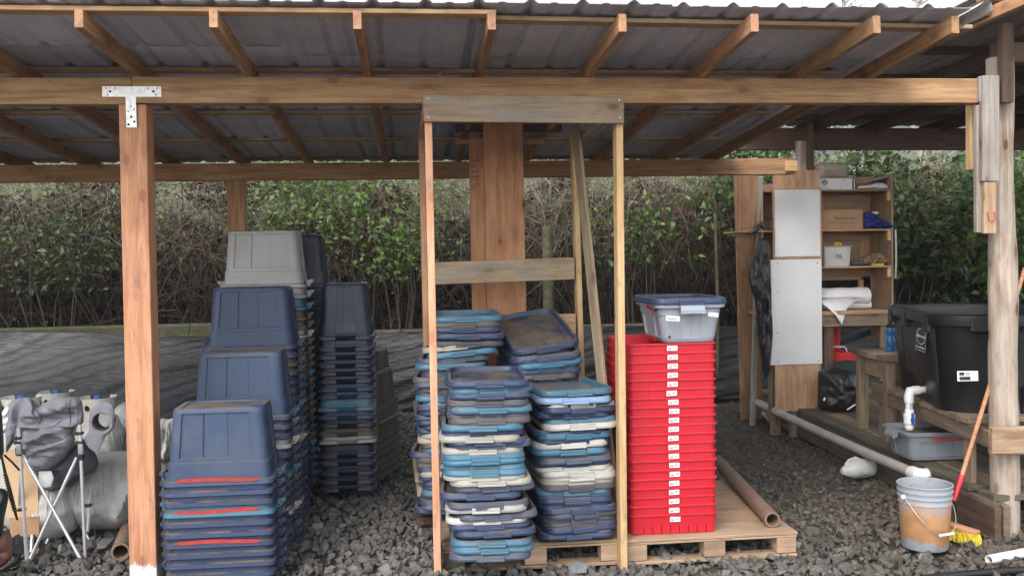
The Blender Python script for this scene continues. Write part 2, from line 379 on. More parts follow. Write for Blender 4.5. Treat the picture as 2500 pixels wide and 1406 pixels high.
tag(mb.build('field', M['pasture']), 'bright green pasture rising beyond the hedge', None, None, 'structure')
mb = MB(); pr = []
for y, z in ((190, 0), (215, 22), (260, 50), (360, 84), (560, 60)):
    pr.append([(x, y+12*math.sin(x*.02), z*(1+.12*math.sin(x*.017)+.06*math.sin(x*.05))+2.5*noise.noise((x*.2, y*.1, 0))) for x in np.linspace(-520, 690, 160)])
mb.loft(pr, False, False, True, None, False)
M['hill'] = flat('wooded_hill', (.05,.075,.055), .95, 0, .4, .06, 0)
tag(mb.build('hills', M['hill']), 'distant wooded hillside fading behind the hedge', None, None, 'structure')

# gravel : angular stones
def stone_variant(seed):
    r = random.Random(seed); bm = bmesh.new()
    for i in range(13):
        v = Vector((r.gauss(0,1), r.gauss(0,1), r.gauss(0,1))).normalized()
        bm.verts.new((v.x*r.uniform(.75,1.1), v.y*r.uniform(.55,.95), v.z*r.uniform(.4,.7)))
    res = bmesh.ops.convex_hull(bm, input=bm.verts)
    bmesh.ops.delete(bm, geom=[e for e in res['geom_interior'] if isinstance(e, bmesh.types.BMVert)], context='VERTS')
    bmesh.ops.triangulate(bm, faces=bm.faces); bm.verts.index_update()
    V = np.array([v.co[:] for v in bm.verts]); F = np.array([[v.index for v in f.verts] for f in bm.faces]); bm.free()
    return V, F
SV = [stone_variant(i) for i in range(24)]
def stones(N, xr, yr, smin, smax, zbase, tintf):
    Vs, Fs, Ts = [], [], []; off = 0
    x = rng.uniform(*xr, N); y = yr[0] + (yr[1]-yr[0])*rng.uniform(0, 1, N)**1.25
    s = smin + (smax-smin)*rng.uniform(0, 1, N)**2.0
    z = groundz(x, y) + zbase*rng.uniform(-1, 1, N) - s*.62*np.clip((x-.7)*.8, 0, 1)*np.clip((y-5.0)*1.0, 0, 1) - s*.3*np.clip((y-6.5)*.6, 0, 1)
    col = tintf(x, y)
    var = rng.integers(0, len(SV), N)
    q = rng.normal(size=(N, 4)); q[:, 1:3] *= .45; q /= np.linalg.norm(q, axis=1)[:, None]
    w_, a, b_, c_ = q.T
    R = np.stack([1-2*(b_*b_+c_*c_), 2*(a*b_-c_*w_), 2*(a*c_+b_*w_), 2*(a*b_+c_*w_), 1-2*(a*a+c_*c_), 2*(b_*c_-a*w_), 2*(a*c_-b_*w_), 2*(b_*c_+a*w_), 1-2*(a*a+b_*b_)], -1).reshape(N, 3, 3)
    for k, (SVv, SVf) in enumerate(SV):
        I = np.where(var == k)[0]
        P = np.einsum('nij,mj->nmi', R[I]*s[I][:, None, None], SVv) + np.stack([x[I], y[I], z[I]], -1)[:, None, :]
        Vs.append(P.reshape(-1, 3)); nf = len(SVf)
        Fs.append((SVf[None] + (np.arange(len(I))*len(SVv))[:, None, None] + off).reshape(-1, 3)); off += P.shape[0]*P.shape[1]
        Ts.append(np.repeat(col[I], nf, 0))
    return np.concatenate(Vs), np.concatenate(Fs), np.concatenate(Ts)
def gtint(x, y):
    N = len(x); v = rng.uniform(.7, 1.22, N)[:, None]
    cool = np.array([.158,.152,.142]); warm = np.array([.115,.096,.074])
    k = np.clip((x-.9)*.5 + (y-6)*.15, 0, 1)[:, None]*.85 + rng.uniform(0,.3,N)[:, None]
    c = (cool*(1-k)+warm*k)*v
    c = c*(1-.35*np.clip((y-6.2)/2.5, 0, 1))[:, None]  # light falloff towards the back tinted into the stone colour
    lt = rng.uniform(0,1,N) < .05; c[lt] *= 1.6
    return np.clip(c, .02, .4)
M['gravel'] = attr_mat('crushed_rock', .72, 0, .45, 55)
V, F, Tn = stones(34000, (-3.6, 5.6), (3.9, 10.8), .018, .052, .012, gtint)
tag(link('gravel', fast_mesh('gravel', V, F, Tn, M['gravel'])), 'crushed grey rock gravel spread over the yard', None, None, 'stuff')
for i, (px, py, s, lab) in enumerate(((1415, 1392, .062, 'big blue grey rock lying before the left pallet front edge'),
        (262, 1335, .075, 'large pale rock beside the open end of the left cardboard tube'), (940, 1392, .05, 'broad grey rock at the bottom edge, right of the front tote stack'))):
    p = gnd(px, py+8); vv, ff = SV[i+3]; mb = MB(); mb.add([tuple(q) for q in vv*s], [tuple(int(a) for a in f) for f in ff])
    o = mb.build('rock', M['rockm'] if 'rockm' in M else M.setdefault('rockm', flat('rock', (.16,.165,.17), .75, 0, .3, 30, .5)), None, T(p.x, p.y, .03) @ RZ(i*1.3))
    tag(o, lab, 'rock')

NLt = 260; lx = rng.uniform(-3, 5, NLt); ly = rng.uniform(4.5, 9.5, NLt)
# ------------------------------------------------------------------ hedge of brambles
def tubes_np(P, r, k=3):
    """P (n,s,3) polylines, r (n,s) radii -> quads"""
    n_, s_, _ = P.shape
    t = np.gradient(P, axis=1); t /= np.linalg.norm(t, axis=2)[..., None]+1e-9
    ref = np.array([.31,.22,.93]); u = np.cross(t, ref); u /= np.linalg.norm(u, axis=2)[..., None]+1e-9; v = np.cross(t, u)
    rings = np.stack([P + (u*math.cos(2*math.pi*j/k)+v*math.sin(2*math.pi*j/k))*r[..., None] for j in range(k)], 2)
    V = rings.reshape(-1, 3); idx = np.arange(n_*s_*k).reshape(n_, s_, k)
    a = idx[:, :-1, :]; b_ = np.roll(idx, -1, 2)[:, :-1, :]; c_ = np.roll(idx, -1, 2)[:, 1:, :]; d = idx[:, 1:, :]
    return V, np.stack([a, b_, c_, d], -1).reshape(-1, 4)
def canes(N, xr, yr, hr, seg=9, arch=1.0, rr=(.003,.008)):
    x0 = rng.uniform(*xr, N); y0 = rng.uniform(*yr, N); h = rng.uniform(*hr, N)
    ang = rng.uniform(0, 2*math.pi, N); sp = rng.uniform(.2, 1.5, N)*arch
    t = np.linspace(0, 1, seg)[None]
    bend = rng.uniform(1.0, 2.6, N)[:, None]
    zz = h[:, None]*np.sin(np.minimum(t*bend, 2.7))*1.0
    X = x0[:, None] + np.cos(ang)[:, None]*sp[:, None]*t**1.6; Yv = y0[:, None] + np.sin(ang)[:, None]*sp[:, None]*t**1.6*.5
    X += np.cumsum(rng.normal(0, .03, (N, seg)), 1); Yv += np.cumsum(rng.normal(0, .03, (N, seg)), 1)
    P = np.stack([X, Yv, np.maximum(zz, 0)+.02], -1)
    r = rng.uniform(*rr, N)[:, None]*(1-.6*t)
    return P, r
def leaves(C, size, up=.5):
    N = len(C); d = rng.normal(size=(N, 3)); d /= np.linalg.norm(d, axis=1)[:, None]
    nrm = rng.normal(size=(N, 3)); nrm[:, 2] = np.abs(nrm[:, 2])+up; nrm[:, 1] -= .4; nrm /= np.linalg.norm(nrm, axis=1)[:, None]
    e = np.cross(d, nrm); e /= np.linalg.norm(e, axis=1)[:, None]; d = np.cross(nrm, e); s = size[:, None]
    # folded leaf: 2 quads sharing a midrib
    p0 = C - d*s; p1 = C + d*s; q = C + nrm*s*.18
    a = C - e*s*.62 + nrm*s*.22 - d*s*.1; b_ = C + e*s*.62 + nrm*s*.22 - d*s*.1
    V = np.stack([p0, a, p1, b_, C-nrm*s*.05], 1).reshape(-1, 3); i = np.arange(N)[:, None]*5
    F = np.concatenate([i+np.array([[0,1,4]]), i+np.array([[1,2,4]]), i+np.array([[0,4,3]]), i+np.array([[4,2,3]])], 1).reshape(-1, 3)
    return V, F
M['cane'] = attr_mat('bramble_cane', .7, 0, .35, 30); M['leaf'] = attr_mat('bramble_leaf', .4, .38, .5, 50)
def canetint(N, s, k):
    base = np.array([[.14,.09,.065],[.22,.17,.13],[.09,.065,.05],[.34,.28,.22],[.13,.13,.07],[.18,.10,.08]])
    c = base[rng.integers(0, len(base), N)]*rng.uniform(.6,1.4,N)[:, None]
    return np.repeat(c, (s-1)*k, 0)
# three overlapping runs of one hedge
Ps, rs_ = [], []
for (N, xr, yr, hr, ar, rr) in ((1500, (-7, 9), (11.0, 12.6), (1.2, 2.6), 1.3, (.003,.008)), (900, (-7, 9), (10.9, 11.6), (.8, 2.4), 1.6, (.003,.007)),
                            (600, (-7, 9), (11.8, 13.0), (2.2, 3.3), 1.2, (.004,.009)), (1300, (1.0, 9), (11, 12.6), (1.4, 2.9), 1.3, (.003,.007)), (90, (-7, 9), (10.95, 11.8), (1.6, 3.0), .6, (.007,.013))):
    P, r = canes(N, xr, yr, hr, 9, ar, rr); Ps.append(P); rs_.append(r)
# twigs and side shoots pointing every way, thickest in the upper half
N = 24000; c0 = np.stack([rng.uniform(-7, 9, N), rng.uniform(10.9, 12.8, N), .3+2.45*rng.uniform(0, 1, N)**.75], -1)
dv = rng.normal(size=(N, 3)); dv[:, 1] *= .5; dv[:, 2] += .25; dv /= np.linalg.norm(dv, axis=1)[:, None]
ln = rng.uniform(.15, .75, N)[:, None]; kk = rng.normal(0, .10, (N, 3))
tw = np.stack([c0 + dv*ln*t + kk*t*(1-t)*2 + np.array([0,0,-.12])*t*t for t in np.linspace(0, 1, 9)], 1)
Ps.append(tw); rs_.append(rng.uniform(.0018, .0042, N)[:, None]*(1-.5*np.linspace(0, 1, 9)[None]))
P = np.concatenate(Ps); r = np.concatenate(rs_)
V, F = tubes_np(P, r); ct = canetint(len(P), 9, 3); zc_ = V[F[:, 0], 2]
ct = ct*np.clip(.22+.78*(zc_-1.25)/1.0, .22, 1.15)[:, None]      # shade low in the hedge painted into the cane tint
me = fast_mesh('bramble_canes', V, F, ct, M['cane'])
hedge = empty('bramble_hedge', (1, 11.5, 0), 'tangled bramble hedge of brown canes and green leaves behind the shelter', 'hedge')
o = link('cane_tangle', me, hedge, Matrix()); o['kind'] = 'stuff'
# leaves gather in patches along the canes; few of them low down
NL = 90000; pid = rng.integers(0, len(P), NL); sid = rng.integers(3, 9, NL)
C = P[pid, sid] + rng.normal(0, .04, (NL, 3))
dens = np.array([noise.noise((c[0]*.8, c[1]*.7, c[2]*1.1)) + .6*noise.noise((c[0]*2.6+7, c[1], c[2]*2.6)) for c in C])
thin = np.where(C[:, 0] < -2.0, .30, 0) + np.where((C[:, 0] > .6) & (C[:, 0] < 3.6), .32, 0)
keep = (dens > rng.uniform(.05, .55, NL) + thin - .50*(C[:, 2]-1.75)) & (C[:, 2] > .35)
C = C[keep]; C = C[:30000]
kind = rng.uniform(0, 1, len(C)) + .7*np.array([noise.noise((c[0]*1.2+9, c[1], c[2]*1.2)) for c in C])
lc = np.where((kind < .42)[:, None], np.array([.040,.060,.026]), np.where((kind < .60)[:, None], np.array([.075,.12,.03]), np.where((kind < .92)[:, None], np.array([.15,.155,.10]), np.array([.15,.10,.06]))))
lc = lc*rng.uniform(.6, 1.6, len(C))[:, None]*np.clip(.6+1.1*(C[:, 2]-1.7), .6, 2.0)[:, None]  # upper leaves tinted brighter, daylight on the hedge top painted in
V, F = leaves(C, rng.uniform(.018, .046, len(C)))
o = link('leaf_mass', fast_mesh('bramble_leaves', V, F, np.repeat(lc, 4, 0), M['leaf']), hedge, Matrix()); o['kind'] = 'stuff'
# dead leaves caught deep inside the hedge
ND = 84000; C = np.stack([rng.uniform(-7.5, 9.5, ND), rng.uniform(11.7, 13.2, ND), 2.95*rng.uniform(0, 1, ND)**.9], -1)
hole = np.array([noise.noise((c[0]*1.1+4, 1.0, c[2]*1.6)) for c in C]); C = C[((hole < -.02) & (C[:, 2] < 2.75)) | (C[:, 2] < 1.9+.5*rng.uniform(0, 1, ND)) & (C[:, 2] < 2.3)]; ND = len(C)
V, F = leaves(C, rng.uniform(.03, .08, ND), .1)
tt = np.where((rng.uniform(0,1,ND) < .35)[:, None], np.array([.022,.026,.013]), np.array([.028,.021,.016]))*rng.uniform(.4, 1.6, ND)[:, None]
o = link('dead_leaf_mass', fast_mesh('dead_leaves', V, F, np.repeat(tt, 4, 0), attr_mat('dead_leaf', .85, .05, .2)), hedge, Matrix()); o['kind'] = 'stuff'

C = np.stack([lx, ly, groundz(lx, ly)+.035], -1); V, F = leaves(C, rng.uniform(.012, .03, NLt), 3)
tt = np.where((rng.uniform(0,1,NLt) < .25)[:, None], np.array([.10,.20,.03]), np.array([.24,.15,.08]))*rng.uniform(.5, 1.3, NLt)[:, None]
tag(link('fallen_leaves', fast_mesh('fallen_leaves', V, F, np.repeat(tt, 4, 0), M['leaf'])), 'scattered fallen leaves and weed sprigs on the gravel', None, None, 'stuff')

def shrub(name, label, cx, cy, rx, ry, z0, z1, nl, sz, cols, nb=26, cat='shrub'):
    e = empty(name, (cx, cy, 0), label, cat)
    bmk = MB(); tips = []; nb = max(7, nb//3)
    for i in range(nb):
        a = rng.uniform(0, 2*math.pi); q = rng.uniform(.2, 1)
        tip = Vector((cx+rx*q*math.cos(a), cy+ry*q*math.sin(a), rng.uniform(z0, z1)))
        base = Vector((cx+rng.uniform(-.12,.12)*rx, cy+.2, 0)); mid = base.lerp(tip, .5)+Vector((rng.uniform(-.2,.2), rng.uniform(-.1,.1), .25))
        bmk.tube([base, base.lerp(mid, .6), mid, mid.lerp(tip, .6)+Vector((0,0,.1)), tip], [.013, .011, .009, .006, .003], 5, False)
        tips += [mid, mid.lerp(tip, .5), tip, tip]
    bmk.build('trunk', M['bark'], e)
    TT = np.array([t[:] for t in tips]); C = TT[rng.integers(0, len(TT), nl)] + rng.normal(0, 1, (nl, 3))*np.array([.26, .2, .22])
    C = C[(C[:, 2] > z0-.3)]
    V, F = leaves(C, rng.uniform(sz*.6, sz*1.3, len(C)), .3)
    cc = np.array(cols)[rng.integers(0, len(cols), len(C))]*rng.uniform(.6, 1.4, len(C))[:, None]
    o = link('crown', fast_mesh('shrub_leaves', V, F, np.repeat(cc, 4, 0), M['leaf']), e, Matrix()); o['kind'] = 'stuff'
    return e
M['bark'] = flat('dark_bark', (.06,.048,.04), .85, 0, .3, 25, .5)
dk = [(.05,.085,.03), (.075,.13,.035), (.035,.06,.022), (.13,.19,.06), (.10,.09,.06)]
shrub('evergreen_shrub', 'glossy dark green broadleaf shrub just right of the shelf unit', 5.75, 10.6, 1.0, .6, 1.7, 2.9, 4200, .055, dk)
shrub('evergreen_shrub', 'broadleaf shrub whose leaves show above the white box on the top shelf', 4.3, 10.9, .8, .6, 2.2, 3.2, 2400, .05, dk+[(.14,.2,.06)])
shrub('evergreen_shrub', 'bright leafy shrub at the right edge beyond the log post', 7.2, 10.8, .7, .6, 1.2, 3.1, 2600, .055, [(.07,.13,.03), (.12,.2,.05)])
brt = [(.11,.22,.03), (.08,.16,.03), (.16,.26,.06), (.12,.11,.06)]
shrub('bramble_bush', 'fresh bright green bramble growth above the dark rear totes', -.15, 10.75, .55, .3, 1.75, 2.3, 800, .036, brt, 12, 'bush')
shrub('bramble_bush', 'leafy bramble sprays hanging at the far left of the hedge', -4.0, 10.8, .9, .3, 1.7, 2.4, 1000, .04, dk, 14, 'bush')
shrub('bramble_bush', 'pale leafy bramble mound filling the gap left of the wooden frame', -.6, 11.0, 1.4, .5, 2.2, 2.8, 2600, .04, [(.17,.22,.09), (.12,.19,.05), (.25,.28,.15), (.14,.24,.05)], 30, 'bush')  # leaf tints raised in place of light shining through
shrub('bramble_bush', 'green bramble sprays beside the pale right stud of the frame', 2.65, 10.9, .4, .3, 1.9, 2.7, 500, .042, brt, 10, 'bush')
shrub('bramble_bush', 'brown twiggy bramble with small leaves left of the rear shelter post', -3.2, 11.1, 1.2, .4, 1.9, 2.7, 1300, .035, [(.10,.12,.05), (.12,.09,.06), (.16,.14,.1)], 26, 'bush')
# fence posts in the hedge
p = at(1336, 552, 10.3)
mb = MB(); mb.tube([(p.x, 10.3, 0), (p.x, 10.3, p.z*.5), (p.x, 10.3, p.z)], [.062, .06, .058], 14)
tag(mb.build('fence_post', M['mossy']), 'round dark mossy fence post at the hedge behind the frame', 'fence post')
p = at(1746, 518, 10.6)
mb = MB(); mb.tube([(p.x, 10.6, 0), (p.x+.02, 10.6, p.z*.5), (p.x, 10.6, p.z)], [.022, .021, .02], 10)
tag(mb.build('fence_stake', M['mossy']), 'thin grey stake in the hedge left of the white panels', 'stake')

# bare trees beyond
def bare_tree(x, y, h, lab, seed):
    r = random.Random(seed); e = empty('bare_tree', (x, y, 0), lab, 'tree'); t = MB(); br = MB()
    t.tube([(x, y, 0), (x+.1, y, h*.4), (x-.05, y, h*.8), (x, y, h)], [.16, .12, .06, .02], 8)
    t.build('trunk', M['pale_bark'], e)
    for i in range(60):
        z = h*r.uniform(.2, .98); a = r.uniform(0, 6.28); L = (h-z)*.35+.6
        p0 = Vector((x, y, z)); p1 = p0+Vector((math.cos(a)*L*.6, math.sin(a)*L*.6, L*.35)); p2 = p1+Vector((math.cos(a+.5)*L*.4, math.sin(a+.5)*L*.4, L*.1))
        br.tube([p0, p1, p2], [.035, .02, .007], 5, False)
        for q in range(3):
            s = p0.lerp(p2, r.uniform(.4, 1)); br.tube([s, s+Vector((r.uniform(-.6,.6), r.uniform(-.3,.3), r.uniform(-.1,.7)))], [.012, .004], 4, False)
    br.build('crown', M['pale_bark'], e)
M['pale_bark'] = flat('pale_bark', (.35,.31,.26), .8, 0, .2, 10, .2)
bare_tree(13.5, 24, 9, 'pale bare tree standing in the gap left of the log post', 1)
bare_tree(12.4, 26, 10, 'second pale bare tree, half hidden by the broadleaf shrub', 2)
bare_tree(16.5, 24, 9, 'pale bare tree beyond the right edge shrub', 3)

# ------------------------------------------------------------------ mossy retaining log and black sheeting over the bank
m, n, b = mat('black_polythene'); M['tarp'] = m
dn = noi(n, coords(n, (1,1,1), False), 1.6, 7, .7)
tcx = n.nodes.new('ShaderNodeTexCoord'); sx_ = n.nodes.new('ShaderNodeSeparateXYZ'); n.links.new(tcx.outputs['Object'], sx_.inputs[0])
dusty = mathn(n, 'MULTIPLY', mathn(n, 'SUBTRACT', 1.0, ramp(n, sx_.outputs[0], -4.6, -2.2)), ramp(n, dn, .30, .62))      # sky sheen on the left end, painted in as a pale dusty colour
n.links.new(mixc(n, dusty, mixc(n, mathn(n, 'MULTIPLY', ramp(n, dn, .45, .75), .6), (.006,.006,.007), (.030,.029,.029)), (.10,.096,.092)), b.inputs['Base Color'])
b.inputs['Specular IOR Level'].default_value = .5
n.links.new(mathn(n, 'ADD', .26, mathn(n, 'MULTIPLY', dn, .3)), b.inputs['Roughness'])
bump(n, b, noi(n, coords(n, (1.2, 6, 6), False), 2.2, 5, .55, 1.2), .55, .04)
NX, NY = 340, 60; X = np.linspace(-6.5, 7.5, NX); Tt = np.linspace(0, 1, NY)
xx, tt = np.meshgrid(X, Tt)
left = np.clip((-1.6-xx)/2.2, 0, 1)
yy = 10.75 - tt*(.32+1.15*left) - .1*np.sin(xx*1.3)
zt = .84 + .03*np.sin(xx*1.1) + .08*left
zz = zt*(1-tt**(1.35-.5*left)) + .03
diag = xx*(.45) + tt*2.2
def nz(a, b_, s=0.0): return np.array([noise.noise((float(p), float(q), s)) for p, q in zip(a.ravel(), b_.ravel())]).reshape(a.shape)
n1 = nz(xx*.9, tt*2.2); wr = .028*(1-2.4*np.abs(nz(diag*5+n1*1.2, xx*.25+tt*.6, 3.0))) + .008*(1-2.4*np.abs(nz(diag*11+n1*2, xx*.5, 7.0))) + .05*n1
zz += wr*np.sin(np.pi*np.clip(tt*1.1, 0, 1)); yy -= wr*.8
V = np.stack([xx, yy, zz], -1).reshape(-1, 3); idx = np.arange(NX*NY).reshape(NY, NX)
F = np.stack([idx[:-1,:-1], idx[:-1,1:], idx[1:,1:], idx[1:,:-1]], -1).reshape(-1, 4)
tag(link('plastic_sheet', fast_mesh('sheet', V, F, np.ones((len(F),3)), M['tarp'], True)), 'wrinkled black plastic sheeting draped over the low bank under the hedge', 'sheeting')
a = at(-300, 800, 10.78); c_ = at(560, 812, 10.82)
mb = MB(); mb.bar((c_-a).length, .16, .21, .02)
o = mb.build('retaining_log', M['mossy'], None, T(a.x, 10.8, .92) @ RZ(.01)); tag(o, 'mossy squared log lying along the top of the black sheeting', 'log')
mb = MB(); mb.bar(5.2, .14, .12, .02)
tag(mb.build('retaining_log', M['muddy'], None, T(c_.x+.02, 10.85, .84)), 'dark log along the bank top behind the frame and red totes', 'log')
# rain haze: one even box of pale air round the whole place
hm = bpy.data.materials.new('rain_haze'); hm.use_nodes = True; hn = hm.node_tree; hn.nodes.clear()
pv = hn.nodes.new('ShaderNodeVolumePrincipled'); pv.inputs['Color'].default_value = (.93, .95, .97, 1); pv.inputs['Density'].default_value = .0015; pv.inputs['Anisotropy'].default_value = .3
ho = hn.nodes.new('ShaderNodeOutputMaterial'); hn.links.new(pv.outputs[0], ho.inputs['Volume'])
mb = MB(); mb.box(-720, 720, -70, 640, -1.2, 125)
tag(mb.build('haze', hm), 'thin pale rain haze filling the air', None, None, 'stuff')
# ------------------------------------------------------------------ lumber
def lumber(name, p0, p1, wy, wz, m, parent=None, roll=0.0, up=(0,0,1), c=.003, label=None):
    """stick from p0 to p1 (centre line); wy = width across 'side', wz = width along 'up'"""
    p0, p1 = Vector(p0), Vector(p1); d = p1-p0; L = d.length; x = d.normalized()
    u = Vector(up); 
    if abs(x.dot(u)) > .95: u = Vector((0,1,0))
    z = (u-x*u.dot(x)).normalized(); y = z.cross(x)
    R = Matrix((( x.x,y.x,z.x,p0.x),(x.y,y.y,z.y,p0.y),(x.z,y.z,z.z,p0.z),(0,0,0,1))) @ RX(roll)
    mb = MB(); mb.bar(L, wy, wz, c)
    o = mb.build(name, M[m] if isinstance(m, str) else m, parent, R)
    if label: o['label'] = label
    return o
def nail(mb, p, r=.005):
    mb.lathe([(0, -.0015), (r, -.0015), (r, .001), (r*.4, .002)], 8, T(*p) @ RX(math.pi/2), False, False, True)

shed = empty('open_shelter', (.3, 6.6, 0), 'open timber pole shelter with corrugated metal roof over the stacked totes', 'shelter')  # carried on left out of view, lengthened to keep the back dim
def rb(Y): return 2.677-.057*(Y-5.15)          # underside of the rafters
# front beam, two pieces jointed over the left post
JX = at(322, 220, 5.15).x; zc = 2.6075
lumber('beam', (-9.6, 5.195, zc-.006), (JX-.002, 5.195, zc-.006), .089, .139, 'beam', shed)
lumber('beam', (JX+.002, 5.195, zc), (at(2390, 220, 5.15).x, 5.195, zc), .089, .139, 'beam', shed)
# left front post, white paint at its foot
pL, pR = at(323, 255, 5.155), at(349, 1388, 5.165)
lumber('post', (pR.x, 5.235, -.05), (pL.x, 5.225, zc-.0765), .14, .14, 'post', shed, up=(0,-1,0), label='square post with white paint splashed on its foot')
# T shaped strap
mb = MB(); tz = zc-.01; yb = 5.147
x0, x1 = at(250, 225, yb).x, at(394, 225, yb).x; zt_, zb_ = zc+.016, zc-.038
mb.box(x0, x1, yb-.004, yb, zb_, zt_); xs0, xs1 = at(308, 270, yb).x, at(333, 270, yb).x
mb.box(xs0, xs1, yb-.004, yb, zb_-.16, zb_)
tp = mb.build('strap_plate', M['galv'], shed)
mb = MB()
for hx, hz in [(x0+.02,zt_-.01),(x0+.028,zb_+.01),(x0+.04,(zt_+zb_)/2),(x0+.065,zt_-.01),(x1-.02,zt_-.01),(x1-.028,zb_+.01),(x1-.04,(zt_+zb_)/2),(x1-.065,zt_-.01),
               ((xs0+xs1)/2-.015,zb_-.075),((xs0+xs1)/2+.015,zb_-.065),((xs0+xs1)/2,zb_-.105),((xs0+xs1)/2-.015,zb_-.145),((xs0+xs1)/2+.015,zb_-.13),((xs0+xs1)/2,zb_-.05)]:
    mb.lathe([(0, 0), (.0065 if abs(hz-(zt_+zb_)/2) < .002 or hz < zb_-.1 else .004, 0)], 8, T(hx, yb-.0048, hz) @ RX(math.pi/2), False)
mb.build('screw', M['hole'], tp)
# rafters
RXS = [-9.36,-8.75,-8.14,-7.53,-6.92,-6.31,-5.70,-5.09,-4.48,-3.87, -3.26, -2.65, -2.04] + [at(px, 45, 4.3).x for px in (190, 522, 872, 1200, 1521, 1841, 2141, 2330)]
for i, x in enumerate(RXS):
    j = ([0]*9+[0, .01, -.01, .012, .004, -.006, .006, .012, .0, .008, -.01, .015])[i]
    p0 = Vector((x, 4.29+[0,.02,.0,.01][i%4], rb(4.3)+.0425)); p1 = Vector((x+j*3.0, 8.5, rb(8.5)+.0425))
    lumber('rafter', p0, p1, .038, .085, 'rafter', shed)
# battens
def batten(Y, xa, xb, Yb=None, m='batten'):
    Yb = Yb or Y; Y += .044; Yb += .044
    lumber('batten', (xa, Y, rb(Y)+.085+.0115), (xb, Yb, rb(Yb)+.085+.0115), .087, .021, m, shed)
batten(4.35, -9.5, at(1211, 30, 4.33).x, 4.33, 'yellow'); batten(4.41, at(1172, 45, 4.42).x, at(2372, 70, 4.5).x, 4.49)
for Y in (5.36, 6.46, 7.44, 8.34):
    batten(Y, -9.5, .25+.1*math.sin(Y)); batten(Y+.02, .26+.1*math.sin(Y), 2.52)
# rear beam and posts
zr = rb(8.0)-.0705
lumber('beam', (-9.6, 8.045, zr-.004), (at(880, 410, 8).x, 8.045, zr), .089, .139, 'beam', shed)
xe = at(1942, 410, 8).x
lumber('beam', (at(880, 410, 8).x+.003, 8.045, zr), (xe, 8.045, zr+.012), .089, .139, 'beam', shed)
lumber('block', (xe-.10, 7.975, zr+.01), (xe+.002, 7.975, zr+.01), .04, .09, 'yellow', shed)
xp = at(577, 480, 8.05).x
lumber('post', (xp, 8.08, -.05), (xp, 8.08, zr-.073), .14, .14, 'beam', shed, up=(0,-1,0))
lumber('post', (-4.2, 8.08, -.05), (-4.2, 8.08, zr-.075), .14, .14, 'beam', shed, up=(0,-1,0))
# wide plank and narrower plank nailed to cleats half way back
a0, a1 = at(1180, 350, 6.6), at(1276, 350, 6.6); zb = rb(6.6)
lumber('plank', ((a0.x+a1.x)/2+.008, 6.6, -.03), ((a0.x+a1.x)/2, 6.6, zb+.05), .036, a1.x-a0.x, 'plank', shed, up=(1,0,0), label='wide plywood coloured plank standing in the middle of the shelter')
b0 = at(1145, 350, 6.6)
zt2 = at(1165, 336, 6.6).z
lumber('plank', ((b0.x+a0.x)/2+.020, 6.64, -.03), ((b0.x+a0.x)/2+.016, 6.64, zt2), .036, a0.x-b0.x+.03, 'plank', shed, up=(1,0,0), label='narrower plank with faded lumber stamp')
mb = MB(); xc = (b0.x+a0.x)/2
for k in range(13):
    z = at(1160, 388, 6.6).z-.018*k; wl = [.06,.07,.03,.05,.02,.045,.03,.06,.05,.02,.045,.03,.04][k]
    mb.box(xc-.05+.006*(k%3), xc-.05+.006*(k%3)+wl, 6.6195, 6.6215, z, z+.004+.003*(k%2))
mb.build('stamp', flat('faded_stamp', (.16,.06,.06), .8, 0, .3, 60, 0), shed)
za = at(1240, 309, 6.58).z
lumber('cleat', (at(1112,309,6.66).x, 6.665, za), (at(1372,309,6.66).x, 6.665, za), .04, .055, 'dark', shed)
za = at(1240, 343, 6.58).z
lumber('cleat', (at(1110,343,6.66).x, 6.665, za), (at(1330,343,6.66).x, 6.665, za), .04, .036, 'batten', shed)
# corrugated sheets
def corr_profile(x0, x1, ph=0.0):
    P = []; x = x0; pit = .238
    keys = [(0,0),(.020,.0),(.036,.014),(.046,.020),(.056,.020),(.066,.014),(.082,.0),(.135,0),(.148,.005),(.166,.005),(.180,0),(.238,0)]
    k = math.floor((x0-ph)/pit)
    while True:
        for dx, dz in keys[:-1]:
            X = ph+k*pit+dx
            if X > x1: return P+[(x1, 0)]
            if X >= x0: P.append((X, dz))
        k += 1
def sheet(name, x0, x1, ya, yb_, zf, parent, m='steel', ph=0.0, dz=0.0, lab=None):
    P = corr_profile(x0, x1, ph); mb = MB(); rings = []
    for Y in np.linspace(ya, yb_, 5):
        rings.append([(x, Y, zf(Y)+z+dz+.0015*math.sin(x*3+Y*2)) for x, z in P])
    mb.loft(rings, False, False, False, None, False)
    # folded edge gives the sheet a visible thickness along the eave
    mb.loft([[(x, ya, zf(ya)+z+dz) for x, z in P], [(x, ya-.001, zf(ya)+z+dz+.0025) for x, z in P]], False, False, False, None, False)
    o = mb.build(name, M[m], parent)
    if lab: o['label'] = lab
    return o
zs = lambda Y: rb(Y)+.085+.0235
bx = [-9.6, -8.7, -7.8, -6.9, -5.95, -5.0, -3.9, -2.98, -2.07, -1.46, -.62, .27, 1.17, 2.0, 2.68]
for i in range(len(bx)-1):
    l_, r_x = bx[i]-.045, min(bx[i+1]+.045, 2.68)
    sheet('roof_sheet', l_, r_x, 4.285+([0]*5+[0,.02,.0,.01,.0,0,-.01,.01,.0])[i], 5.15 if i < 10 else 5.33, zs, shed, 'steel', .03, .007+.0018*(i%2))
    sheet('roof_sheet', l_, r_x, 4.99 if i < 10 else 5.17, 6.9, zs, shed, 'steel', .03, .0+.0018*(i%2))
    sheet('roof_sheet', l_, r_x, 6.75, 8.6, zs, shed, 'steel', .03, -.006+.0018*(i%2))
